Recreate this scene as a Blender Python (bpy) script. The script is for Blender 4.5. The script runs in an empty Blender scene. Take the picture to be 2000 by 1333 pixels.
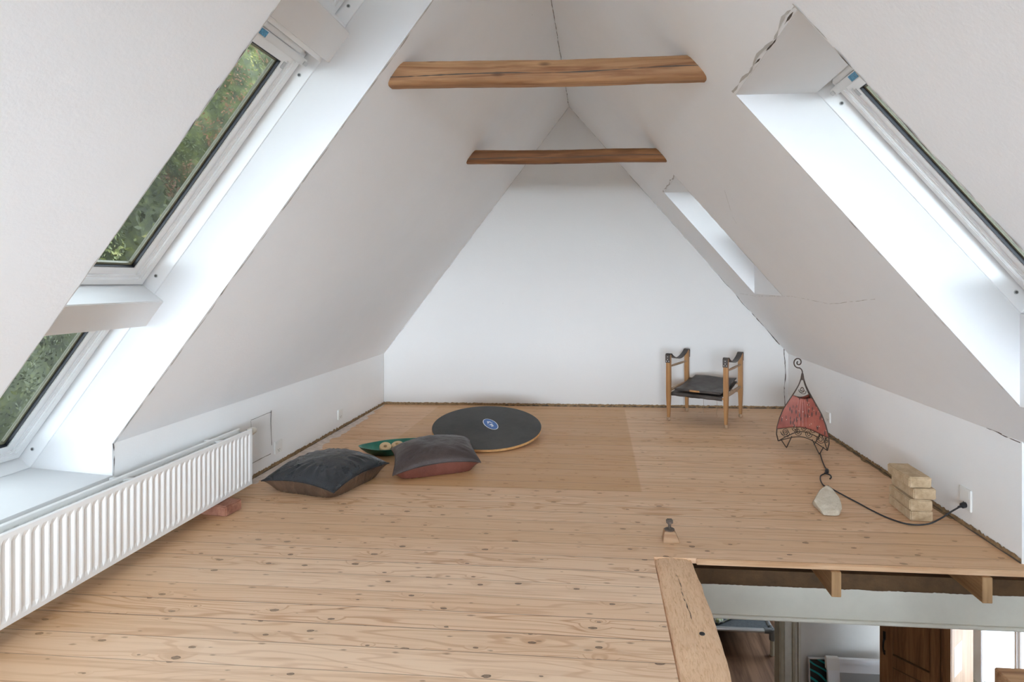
import bpy, bmesh, math, random
from mathutils import Vector, Matrix, noise
random.seed(7)
PI = math.pi
S = bpy.context.scene
COL = S.collection

# ------------------------------------------------------------------ camera
YAW = math.radians(4.4186)
F_PX, CX, CY = 1100.0, 1083.0, 552.0          # focal length and horizon in the 2000x1333 frame
cam_d = bpy.data.cameras.new('camera'); cam = bpy.data.objects.new('camera', cam_d); COL.objects.link(cam)
cam_d.sensor_fit = 'HORIZONTAL'; cam_d.sensor_width = 36.0
cam_d.lens = F_PX / 2000.0 * 36.0
cam_d.shift_x = (1000.0 - CX) / 2000.0
cam_d.shift_y = -(666.5 - CY) / 2000.0
cam_d.clip_start = 0.02; cam_d.clip_end = 200
cam.location = (0, 0, 1.2); cam.rotation_euler = (PI / 2, 0, YAW)
S.camera = cam

# ------------------------------------------------------------------ sky, exposure
w = bpy.data.worlds.new('overcast_sky'); S.world = w; w.use_nodes = True
bg = w.node_tree.nodes['Background']
bg.inputs[1].default_value = 9.0
# overcast brightness made up to balance room light: more north (+y), band low south (-y)
_t = w.node_tree; _n = _t.nodes.new
_tc = _n('ShaderNodeTexCoord'); _sp = _n('ShaderNodeSeparateXYZ'); _t.links.new(_tc.outputs['Generated'], _sp.inputs[0])
def _m(op, a, b=None):
    nd = _n('ShaderNodeMath'); nd.operation = op
    for i, v in enumerate((a, b)):
        if v is None: continue
        if isinstance(v, (int, float)): nd.inputs[i].default_value = v
        else: _t.links.new(v, nd.inputs[i])
    return nd.outputs[0]
def _mr(v, a, b, c, d):
    nd = _n('ShaderNodeMapRange'); nd.interpolation_type = 'SMOOTHSTEP'
    for i, q in enumerate((a, b, c, d)): nd.inputs[i + 1].default_value = q
    _t.links.new(v, nd.inputs[0]); return nd.outputs[0]
_north = _mr(_sp.outputs[1], -.6, .6, .3, 1.6)
_low = _m('MULTIPLY', _mr(_sp.outputs[2], .03, .24, 1.0, 0.0), _mr(_sp.outputs[1], -.95, -.4, 6.0, 0.0))
_lum = _m('MULTIPLY', _m('ADD', _north, _low), _mr(_sp.outputs[0], -.4, .5, .95, 1.3))
_vm = _n('ShaderNodeVectorMath'); _vm.operation = 'SCALE'; _vm.inputs[0].default_value = (0.825, 0.935, 1.075)
_t.links.new(_lum, _vm.inputs['Scale']); _t.links.new(_vm.outputs[0], bg.inputs[0])
S.view_settings.view_transform = 'Standard'; S.view_settings.look = 'None'
S.view_settings.gamma = 1.0; S.view_settings.use_curve_mapping = False
S.view_settings.exposure = -0.15
cy_ = S.cycles
cy_.max_bounces = 14; cy_.diffuse_bounces = 10; cy_.glossy_bounces = 4; cy_.transparent_max_bounces = 12
cy_.sample_clamp_indirect = 8.0
cy_.caustics_reflective = False; cy_.caustics_refractive = False

def portal(name, loc, normal, up, sx, sy):
    """window portal: emits nothing itself, it only guides the sampling of the sky"""
    d = bpy.data.lights.new(name, 'AREA'); d.shape = 'RECTANGLE'; d.size = sx; d.size_y = sy
    d.cycles.is_portal = True
    o = bpy.data.objects.new(name, d); COL.objects.link(o)
    z = -Vector(normal).normalized(); y = Vector(up).normalized(); x = y.cross(z).normalized(); y = z.cross(x)
    o.matrix_world = Matrix.Translation(loc) @ Matrix((x, y, z)).transposed().to_4x4()
    return o

# ------------------------------------------------------------------ material helpers
class NT:
    def __init__(s, name):
        s.m = bpy.data.materials.new(name); s.m.use_nodes = True
        s.t = s.m.node_tree; s.b = s.t.nodes['Principled BSDF']; s.out = s.t.nodes['Material Output']
    def n(s, typ, **kw):
        nd = s.t.nodes.new(typ)
        for k, v in kw.items():
            if k.startswith('i_'):
                nd.inputs[int(k[2:])].default_value = v
            else:
                setattr(nd, k, v)
        return nd
    def l(s, a, b): s.t.links.new(a, b)
    def math(s, op, a, b=None, c=None, clamp=False):
        nd = s.n('ShaderNodeMath', operation=op); nd.use_clamp = clamp
        for i, v in enumerate((a, b, c)):
            if v is None: continue
            if isinstance(v, (int, float)): nd.inputs[i].default_value = v
            else: s.l(v, nd.inputs[i])
        return nd.outputs[0]
    def coords(s, scale=(1, 1, 1), src='Object', rot=(0, 0, 0)):
        tc = s.n('ShaderNodeTexCoord'); mp = s.n('ShaderNodeMapping')
        mp.inputs['Scale'].default_value = scale; mp.inputs['Rotation'].default_value = rot
        s.l(tc.outputs[src], mp.inputs[0]); return mp.outputs[0]
    def noise(s, vec, scale=5, detail=4, rough=.55, dist=0):
        nd = s.n('ShaderNodeTexNoise'); nd.inputs['Scale'].default_value = scale
        nd.inputs['Detail'].default_value = detail; nd.inputs['Roughness'].default_value = rough
        nd.inputs['Distortion'].default_value = dist
        s.l(vec, nd.inputs['Vector']); return nd.outputs['Fac']
    def ramp(s, fac, stops):
        nd = s.n('ShaderNodeValToRGB'); cr = nd.color_ramp
        while len(cr.elements) < len(stops): cr.elements.new(0.5)
        for e, (p, c) in zip(cr.elements, stops):
            e.position = p; e.color = (c[0], c[1], c[2], 1) if not isinstance(c, (int, float)) else (c, c, c, 1)
        s.l(fac, nd.inputs[0]); return nd.outputs[0]
    def mix(s, fac, a, b, mode='MIX'):
        nd = s.n('ShaderNodeMix', data_type='RGBA', blend_type=mode)
        if isinstance(fac, (int, float)): nd.inputs[0].default_value = fac
        else: s.l(fac, nd.inputs[0])
        for i, v in ((6, a), (7, b)):
            if isinstance(v, tuple): nd.inputs[i].default_value = (*v[:3], 1)
            else: s.l(v, nd.inputs[i])
        return nd.outputs[2]
    def bump(s, h, strength=.3, dist=.005):
        nd = s.n('ShaderNodeBump'); nd.inputs['Strength'].default_value = strength
        nd.inputs['Distance'].default_value = dist; s.l(h, nd.inputs['Height'])
        s.l(nd.outputs[0], s.b.inputs['Normal'])
    def base(s, c):
        if isinstance(c, tuple): s.b.inputs['Base Color'].default_value = (*c[:3], 1)
        else: s.l(c, s.b.inputs['Base Color'])
    def rough(s, v):
        if isinstance(v, (int, float)): s.b.inputs['Roughness'].default_value = v
        else: s.l(v, s.b.inputs['Roughness'])

def simple(name, col, rough=.5, metal=0, nscale=None, namt=.15, bump=0, bscale=60, spec=None):
    m = NT(name)
    if nscale:
        f = m.noise(m.coords(), nscale, 5, .6)
        c = m.ramp(f, [(.3, tuple(x * (1 - namt) for x in col)), (.7, tuple(min(1, x * (1 + namt)) for x in col))])
        m.base(c)
    else: m.base(col)
    m.rough(rough); m.b.inputs['Metallic'].default_value = metal
    if spec is not None: m.b.inputs['Specular IOR Level'].default_value = spec
    if bump: m.bump(m.noise(m.coords(), bscale, 4, .6), bump, .004)
    return m.m

def plaster(name, col, speck=True):
    m = NT(name); co = m.coords()
    big = m.noise(co, .9, 4, .55); mid = m.noise(co, 9, 5, .6)
    c = m.ramp(big, [(.3, tuple(x * .965 for x in col)), (.7, col)])
    c = m.mix(m.math('MULTIPLY', mid, .05), c, (.45, .44, .42))
    if speck:
        v = m.n('ShaderNodeTexVoronoi'); v.inputs['Scale'].default_value = 5.5; m.l(co, v.inputs['Vector'])
        sel = m.n('ShaderNodeSeparateColor'); m.l(v.outputs['Color'], sel.inputs[0])
        dot = m.math('LESS_THAN', v.outputs['Distance'], m.math('MULTIPLY', m.math('SUBTRACT', sel.outputs[0], .72), .10))
        c = m.mix(m.math('MULTIPLY', dot, .45), c, (.22, .18, .14))
    m.base(c); m.rough(.9); m.b.inputs['Specular IOR Level'].default_value = .2
    m.bump(m.math('ADD', m.noise(co, 90, 4, .6), m.math('MULTIPLY', m.noise(co, 12, 3), 1.5)), .22, .003)
    return m.m

def wood(name, dark, light, axis=0, scale=1.0, rough=.6, bump=.3, contrast=(.35, .65), knots=False):
    """long grain along the given object axis"""
    m = NT(name); sc = [26 * scale] * 3; sc[axis] = 1.6 * scale
    co = m.coords(tuple(sc))
    f = m.noise(co, 1.0, 7, .62, .8)
    c = m.ramp(f, [(contrast[0], dark), (contrast[1], light)])
    big = m.noise(m.coords(), 3 * scale, 3)
    c = m.mix(m.math('MULTIPLY', m.math('SUBTRACT', big, .35, clamp=True), .8), c, tuple(x * .72 for x in dark))
    if knots:
        sk = [9, 9, 9]; sk[axis] = 3.2
        v = m.n('ShaderNodeTexVoronoi'); v.inputs['Scale'].default_value = 1; m.l(m.coords(tuple(sk)), v.inputs['Vector'])
        k = m.ramp(v.outputs['Distance'], [(.05, 1.0), (.12, 0.0)])
        c = m.mix(m.math('MULTIPLY', k, .7), c, tuple(x * .35 for x in dark))
    m.base(c); m.rough(rough); m.bump(f, bump, .003)
    return m.m

def floor_material():
    m = NT('pine_floorboards'); PW = 0.1135
    tc = m.n('ShaderNodeTexCoord'); sp = m.n('ShaderNodeSeparateXYZ'); m.l(tc.outputs['Object'], sp.inputs[0])
    X, Y = sp.outputs[0], sp.outputs[1]
    wv = m.n('ShaderNodeTexNoise'); wv.noise_dimensions = '1D'; wv.inputs['Scale'].default_value = .35
    m.l(X, wv.inputs['W'])
    wy = m.n('ShaderNodeTexNoise'); wy.noise_dimensions = '1D'; wy.inputs['Scale'].default_value = 1.9; wy.inputs['Detail'].default_value = 0
    m.l(Y, wy.inputs['W'])
    yy = m.math('ADD', m.math('ADD', Y, m.math('MULTIPLY', wv.outputs['Fac'], .022)), m.math('MULTIPLY', wy.outputs['Fac'], .035))
    q = m.math('DIVIDE', yy, PW); idx = m.math('FLOOR', q); fr = m.math('FRACT', q)
    def rnd(k):
        wn = m.n('ShaderNodeTexWhiteNoise', noise_dimensions='1D'); m.l(m.math('ADD', m.math('MULTIPLY', idx, 1.37), k), wn.inputs['W']); return m.math('MINIMUM', m.math('MAXIMUM', wn.outputs['Value'], .02), .98)
    r1, r2, r3 = rnd(0.37), rnd(9.71), rnd(31.3)
    # grain
    cv = m.n('ShaderNodeCombineXYZ')
    m.l(m.math('ADD', m.math('MULTIPLY', X, 1.4), m.math('MULTIPLY', r1, 40)), cv.inputs[0])
    m.l(m.math('MULTIPLY', yy, 52), cv.inputs[1]); m.l(m.math('MULTIPLY', r2, 17), cv.inputs[2])
    # knots
    kv = m.n('ShaderNodeCombineXYZ')
    m.l(m.math('ADD', m.math('MULTIPLY', X, 5.2), m.math('MULTIPLY', r1, 23)), kv.inputs[0])
    m.l(m.math('MULTIPLY', q, 1.25), kv.inputs[1])
    vo = m.n('ShaderNodeTexVoronoi'); vo.voronoi_dimensions = '2D'; vo.inputs['Scale'].default_value = 1.0; m.l(kv.outputs[0], vo.inputs['Vector'])
    sc = m.n('ShaderNodeSeparateColor'); m.l(vo.outputs['Color'], sc.inputs[0])
    on = m.math('GREATER_THAN', sc.outputs[0], .52)
    rad = m.math('ADD', m.math('MULTIPLY', sc.outputs[1], .055), .035)
    kd = m.math('DIVIDE', vo.outputs['Distance'], rad)
    kd2 = m.math('ADD', kd, m.math('MULTIPLY', m.math('SUBTRACT', m.noise(m.coords((30, 60, 1)), 1.0, 3, .6), .5), 1.3))
    knot = m.math('MULTIPLY', m.ramp(kd2, [(.0, .85), (.55, .7), (.85, 1.0), (1.1, 0.0)]), on)
    v3 = m.n('ShaderNodeTexVoronoi'); v3.voronoi_dimensions = '2D'; v3.inputs['Scale'].default_value = 1.0; m.l(m.coords((6.5, 19, 1), rot=(0, 0, .03)), v3.inputs['Vector'])
    s3 = m.n('ShaderNodeSeparateColor'); m.l(v3.outputs['Color'], s3.inputs[0])
    dash = m.math('MULTIPLY', m.math('GREATER_THAN', s3.outputs[0], .60), m.ramp(m.math('DIVIDE', m.math('ADD', v3.outputs['Distance'], m.math('MULTIPLY', m.math('SUBTRACT', m.noise(m.coords((50, 90, 1)), 1.0, 2), .5), .10)), m.math('ADD', m.math('MULTIPLY', s3.outputs[1], .10), .05)), [(.3, .85), (.9, 0.0)]))
    halo = m.math('MULTIPLY', m.ramp(m.math('DIVIDE', kd, 4.5), [(.1, 1.0), (1.0, 0.0)]), on)
    g = m.noise(cv.outputs[0], 1.0, 6, .6, .6)
    gv = m.n('ShaderNodeCombineXYZ')
    m.l(m.math('ADD', m.math('MULTIPLY', X, .9), m.math('MULTIPLY', r3, 60)), gv.inputs[0])
    m.l(m.math('ADD', m.math('MULTIPLY', yy, 9), m.math('MULTIPLY', halo, .35)), gv.inputs[1])
    rings = m.math('SINE', m.math('MULTIPLY', m.noise(gv.outputs[0], 1.0, 2, .4), 75))
    ring = m.ramp(rings, [(.55, 0.0), (.98, 1.0)])
    # colour
    c = m.ramp(r2, [(0.0, (.76, .525, .345)), (.5, (.83, .61, .425)), (1.0, (.70, .47, .295))])
    c = m.mix(m.ramp(g, [(.34, .50), (.52, 0.0)]), c, (.52, .29, .15))
    c = m.mix(m.math('MULTIPLY', m.math('MULTIPLY', ring, m.ramp(r1, [(.2, .2), (.9, .75)])), .9), c, (.48, .24, .115))
    c = m.mix(m.math('MULTIPLY', halo, .22), c, (.45, .24, .11))
    c = m.mix(m.math('MULTIPLY', knot, .95), c, (.095, .06, .042))
    c = m.mix(m.math('MULTIPLY', dash, .75), c, (.20, .11, .06))
    # worn, whitish and orange areas
    bl = m.noise(m.coords((.8, 1.1, 1)), 1.3, 4, .6)
    c = m.mix(m.ramp(bl, [(.5, 0.0), (.72, .30)]), c, (.74, .56, .40))
    st = m.noise(m.coords((3, 5, 1)), 1.7, 5, .7)
    c = m.mix(m.ramp(st, [(.62, 0.0), (.72, .22)]), c, (.80, .68, .54))
    # the back of the loft kept its old varnish: warmer boards, stronger where a rug lay
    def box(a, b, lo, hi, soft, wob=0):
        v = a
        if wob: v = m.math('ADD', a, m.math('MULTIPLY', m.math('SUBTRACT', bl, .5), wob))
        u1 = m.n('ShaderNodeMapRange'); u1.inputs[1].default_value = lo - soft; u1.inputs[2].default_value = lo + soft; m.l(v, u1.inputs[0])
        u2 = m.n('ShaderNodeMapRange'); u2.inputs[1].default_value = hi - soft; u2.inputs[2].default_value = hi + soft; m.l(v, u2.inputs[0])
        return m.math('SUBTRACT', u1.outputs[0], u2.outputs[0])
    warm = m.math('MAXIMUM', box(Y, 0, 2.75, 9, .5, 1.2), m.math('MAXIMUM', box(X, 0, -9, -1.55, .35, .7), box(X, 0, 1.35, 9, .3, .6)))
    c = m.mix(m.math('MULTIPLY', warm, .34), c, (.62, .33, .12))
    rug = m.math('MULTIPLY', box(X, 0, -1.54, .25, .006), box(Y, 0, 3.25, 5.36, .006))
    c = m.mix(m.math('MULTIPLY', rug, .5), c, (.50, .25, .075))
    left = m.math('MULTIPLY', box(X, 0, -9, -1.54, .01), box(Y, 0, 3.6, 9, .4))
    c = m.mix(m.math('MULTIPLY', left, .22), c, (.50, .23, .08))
    # joints
    jw = m.math('ADD', m.math('MULTIPLY', r3, .018), .014)
    dd = m.math('MINIMUM', fr, m.math('SUBTRACT', 1.0, fr))
    joint = m.math('SUBTRACT', 1.0, m.math('DIVIDE', dd, jw), clamp=True)
    js = m.math('MULTIPLY', joint, m.math('ADD', m.math('MULTIPLY', r1, .55), .5), clamp=True)
    c = m.mix(js, c, (.10, .042, .020))
    m.base(c); m.rough(m.ramp(g, [(.3, .42), (.7, .56)])); m.b.inputs['Specular IOR Level'].default_value = .35
    h = m.math('SUBTRACT', m.math('MULTIPLY', g, .25), m.math('MULTIPLY', joint, 2.0))
    m.bump(h, .35, .002)
    return m.m

M = {}
M['slope'] = plaster('grey_white_plaster', (.885, .905, .92))
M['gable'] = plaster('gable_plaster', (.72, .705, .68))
M['knee'] = plaster('white_plaster', (.88, .885, .875))
M['lining'] = simple('painted_lining', (.75, .75, .75), .55, nscale=3, namt=.02, bump=.05)
M['raw'] = simple('raw_plaster_edge', (.27, .175, .09), .95, nscale=40, namt=.4, bump=.6, bscale=120)
M['dust'] = simple('plaster_dust', (.66, .56, .49), .95, nscale=25, namt=.18, bump=.3, bscale=120)
M['crack'] = simple('crack_shadow', (.09, .07, .055), .95)
M['hair'] = simple('hairline', (.50, .49, .47), .95)
M['floor'] = floor_material()
M['edgeboard'] = wood('pine_edge', (.50, .28, .14), (.70, .47, .29), 0, 1.2)
M['pvc'] = simple('white_frame_lacquer', (.87, .875, .88), .30)
M['pvc_light'] = simple('pale_grey_lacquer', (.74, .75, .75), .35)
M['pvc_grey'] = simple('grey_window_plastic', (.55, .57, .58), .4)
M['gasket'] = simple('black_rubber', (.02, .022, .03), .5)
M['spacer'] = simple('glass_edge_spacer', (.20, .19, .12), .5)
M['blue'] = simple('blue_label', (.06, .25, .42), .45, nscale=160, namt=.5)
M['steel'] = simple('screw_steel', (.35, .35, .35), .35, 1)
M['rubber'] = simple('dark_screw_recess', (.10, .10, .10), .6)
M['radiator'] = simple('radiator_enamel', (.83, .83, .81), .32)
M['cream'] = simple('cream_plastic', (.74, .70, .60), .4)
M['socket'] = simple('white_plastic', (.80, .80, .77), .35)
M['black_hole'] = simple('socket_hole', (.02, .02, .02), .6)
M['log'] = wood('old_log', (.21, .085, .030), (.52, .30, .15), 0, 1.0, .7, .9, (.34, .66), True)
M['log2'] = wood('dark_log', (.13, .045, .014), (.33, .15, .055), 0, 1.0, .7, .8, (.34, .66), True)
M['log_end'] = simple('broken_wood', (.36, .24, .13), .9, nscale=60, namt=.3)
M['joist'] = wood('joist_pine', (.24, .11, .038), (.42, .23, .10), 1, 1.3, .65, .35)
M['joist_end'] = wood('joist_end_grain', (.30, .16, .065), (.48, .29, .14), 2, 1.0, .65, .3)
M['brown'] = simple('brown_timber', (.11, .058, .022), .75, nscale=14, namt=.3, bump=.4)
M['white_timber'] = simple('white_painted_timber', (.70, .68, .59), .55, nscale=7, namt=.05, bump=.25, bscale=25)
M['trim'] = simple('old_white_trim', (.70, .69, .62), .5, nscale=14, namt=.08, bump=.1)
M['trim2'] = simple('ivory_trim', (.52, .48, .37), .5, nscale=14, namt=.1)
M['lower_wall'] = simple('lower_wall_paint', (.66, .64, .60), .8, nscale=4, namt=.05, bump=.1)
M['lower_floor'] = wood('dark_lower_floor', (.13, .06, .03), (.34, .19, .11), 1, .5, .5, .2)
M['cabinet'] = wood('cabinet_oak', (.15, .065, .022), (.34, .165, .065), 2, 1.0, .5, .3)
M['cabinet_side'] = wood('cabinet_side_lit', (.27, .15, .075), (.42, .26, .15), 2, .8, .5, .2)  # paler copy of the door wood: window light put into its colour
M['iron'] = simple('black_iron', (.03, .027, .024), .5, .6)
M['iron2'] = simple('wrought_iron', (.055, .035, .025), .6, .3)
M['paper'] = simple('paper_note', (.85, .84, .80), .8)

def brick_mat(name, a, b):
    m = NT(name); co = m.coords()
    f = m.noise(co, 22, 6, .65); c = m.ramp(f, [(.3, a), (.7, b)])
    g = m.noise(co, 130, 3, .6)
    c = m.mix(m.ramp(g, [(.55, 0.0), (.72, .35)]), c, tuple(x * .6 for x in a))
    m.base(c); m.rough(.92); m.bump(m.math('ADD', g, f), .6, .003); return m.m
M['yellow_brick'] = brick_mat('yellow_brick', (.40, .285, .165), (.60, .46, .30))
M['red_brick'] = brick_mat('red_brick', (.22, .085, .05), (.42, .20, .13))
M['stone'] = brick_mat('pale_stone', (.46, .39, .29), (.64, .57, .46))
M['stone_dark'] = brick_mat('stone_flank', (.30, .25, .15), (.42, .36, .24))

def leather(name, a, b, rough=(.28, .5), wr=.5):
    m = NT(name); co = m.coords()
    f = m.noise(co, 6, 5, .6); c = m.ramp(f, [(.3, a), (.7, b)])
    m.base(c); m.rough(m.ramp(m.noise(co, 14, 4), [(.35, rough[0]), (.65, rough[1])]))
    v = m.n('ShaderNodeTexVoronoi'); v.inputs['Scale'].default_value = 190; m.l(co, v.inputs['Vector'])
    h = m.math('ADD', m.math('MULTIPLY', v.outputs['Distance'], .07), m.math('MULTIPLY', m.noise(co, 16, 5, .6, 1.2), 1.6))
    m.bump(h, wr, .006); return m.m
M['leather_black'] = leather('black_leather', (.011, .012, .013), (.030, .033, .037), (.24, .38), .55)
M['leather_brown'] = leather('brown_leather', (.055, .035, .024), (.135, .080, .050))
M['leather_taupe'] = leather('taupe_leather', (.040, .027, .024), (.070, .050, .045), (.36, .5), .5)
M['leather_red'] = leather('red_brown_leather', (.11, .033, .022), (.19, .065, .045), (.4, .55))
M['leather_chair'] = leather('chair_leather', (.024, .018, .015), (.080, .063, .054), (.38, .55), .4)
M['chair_wood'] = wood('chair_ash', (.30, .14, .048), (.47, .25, .10), 2, 1.4, .42, .12)
M['dowel'] = wood('grey_dowel', (.30, .19, .11), (.46, .31, .20), 1, 2, .55, .12)
M['ring'] = wood('birch_ring', (.62, .42, .22), (.78, .58, .34), 0, 1.5, .6, .15)
M['ply'] = wood('plywood_edge', (.50, .27, .10), (.68, .40, .17), 0, 2, .5, .1)

def board_mat():
    m = NT('worn_black_top'); co = m.coords((1, 1, 1), rot=(0, 0, .7))
    f = m.noise(co, 3, 6, .7); c = m.ramp(f, [(.35, (.034, .032, .030)), (.75, (.070, .066, .060))])
    s = m.noise(m.coords((2, 30, 2), rot=(0, 0, .9)), 2, 5, .7)
    c = m.mix(m.ramp(s, [(.62, 0.0), (.8, .4)]), c, (.17, .155, .14))
    m.base(c); m.rough(.62); m.bump(m.noise(co, 150, 2), .15, .002); return m.m
M['board'] = board_mat()

def bowl_mat():
    m = NT('green_worn_bowl'); co = m.coords()
    f = m.noise(co, 5, 5, .6, .6); c = m.ramp(f, [(.3, (.012, .13, .085)), (.6, (.028, .24, .165))])
    c = m.mix(m.ramp(m.noise(co, 8, 5, .7, .5), [(.60, 0.0), (.68, .75)]), c, (.20, .17, .12))
    m.base(c); m.rough(.38); return m.m
M['bowl'] = bowl_mat()
M['bowl_out'] = simple('dark_green_bowl_side', (.012, .085, .058), .4, nscale=12, namt=.35)

def shade_mat():
    m = NT('painted_hide_shade'); co = m.coords()
    f = m.noise(co, 9, 5, .6); c = m.ramp(f, [(.3, (.20, .040, .025)), (.68, (.35, .095, .062))])
    v = m.n('ShaderNodeTexVoronoi'); v.inputs['Scale'].default_value = 1; m.l(m.coords((62, 62, 17)), v.inputs['Vector'])
    c = m.mix(m.ramp(v.outputs['Distance'], [(.20, .9), (.36, 0.0)]), c, (.030, .016, .016))
    v2 = m.n('ShaderNodeTexVoronoi'); v2.inputs['Scale'].default_value = 120; m.l(m.coords((1, 1, .6)), v2.inputs['Vector'])
    s2 = m.n('ShaderNodeSeparateColor'); m.l(v2.outputs['Color'], s2.inputs[0])
    c = m.mix(m.math('MULTIPLY', m.math('LESS_THAN', v2.outputs['Distance'], .22), m.math('GREATER_THAN', s2.outputs[0], .87)), c, (.6, .5, .38))
    m.base(c); m.rough(.5); m.bump(m.noise(m.coords((60, 60, 4)), 1, 4), .35, .004)
    m.b.inputs['Subsurface Weight'].default_value = 0.0
    return m.m
M['shade'] = shade_mat()

def rough_timber():
    m = NT('adzed_timber'); co = m.coords((1, 1, 1))
    f = m.noise(m.coords((150, 26, 150)), 1, 7, .72, .6)
    c = m.ramp(f, [(.26, (.30, .15, .07)), (.36, (.70, .42, .23)), (.52, (.85, .57, .36))])
    b = m.noise(m.coords((5, 1.5, 5)), 1.4, 4); c = m.mix(m.ramp(b, [(.55, 0.0), (.8, .3)]), c, (.50, .29, .16))
    m.base(c); m.rough(.85); m.bump(m.math('ADD', m.math('MULTIPLY', f, 2), m.noise(m.coords((160, 50, 160)), 1, 3)), .6, .005)
    return m.m
M['rough_timber'] = rough_timber()

def glass_mat():
    m = NT('window_glass'); t = m.t
    tr = m.n('ShaderNodeBsdfTransparent'); tr.inputs[0].default_value = (.60, .61, .595, 1)
    gl = m.n('ShaderNodeBsdfGlossy'); gl.inputs['Roughness'].default_value = .02
    df = m.n('ShaderNodeBsdfDiffuse'); df.inputs[0].default_value = (.45, .47, .45, 1)
    fr = m.n('ShaderNodeFresnel'); fr.inputs[0].default_value = 1.45; ge = m.n('ShaderNodeNewGeometry')
    mx = m.n('ShaderNodeMixShader'); m.l(m.math('MULTIPLY', fr.outputs[0], m.math('SUBTRACT', 1.0, ge.outputs['Backfacing'])), mx.inputs[0]); m.l(tr.outputs[0], mx.inputs[1]); m.l(gl.outputs[0], mx.inputs[2])
    co = m.coords()
    v = m.n('ShaderNodeTexVoronoi'); v.inputs['Scale'].default_value = 150; m.l(co, v.inputs['Vector'])
    sc = m.n('ShaderNodeSeparateColor'); m.l(v.outputs['Color'], sc.inputs[0])
    spots = m.math('LESS_THAN', v.outputs['Distance'], m.math('MULTIPLY', sc.outputs[0], .22))
    film = m.math('ADD', m.math('MULTIPLY', m.noise(co, 6, 5, .7), .012), m.math('MULTIPLY', spots, .05))
    m2 = m.n('ShaderNodeMixShader'); m.l(film, m2.inputs[0]); m.l(mx.outputs[0], m2.inputs[1]); m.l(df.outputs[0], m2.inputs[2])
    m.l(m2.outputs[0], m.out.inputs[0]); return m.m
M['glass'] = glass_mat()
def clear_glass():
    m = NT('clear_glass')
    tr = m.n('ShaderNodeBsdfTransparent'); tr.inputs[0].default_value = (.96, .97, .97, 1)
    gl = m.n('ShaderNodeBsdfGlossy'); gl.inputs['Roughness'].default_value = .02
    fr = m.n('ShaderNodeFresnel'); fr.inputs[0].default_value = 1.45; ge = m.n('ShaderNodeNewGeometry')
    mx = m.n('ShaderNodeMixShader'); m.l(m.math('MULTIPLY', fr.outputs[0], m.math('SUBTRACT', 1.0, ge.outputs['Backfacing'])), mx.inputs[0]); m.l(tr.outputs[0], mx.inputs[1]); m.l(gl.outputs[0], mx.inputs[2])
    m.l(mx.outputs[0], m.out.inputs[0]); return m.m
M['clear'] = clear_glass()

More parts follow.
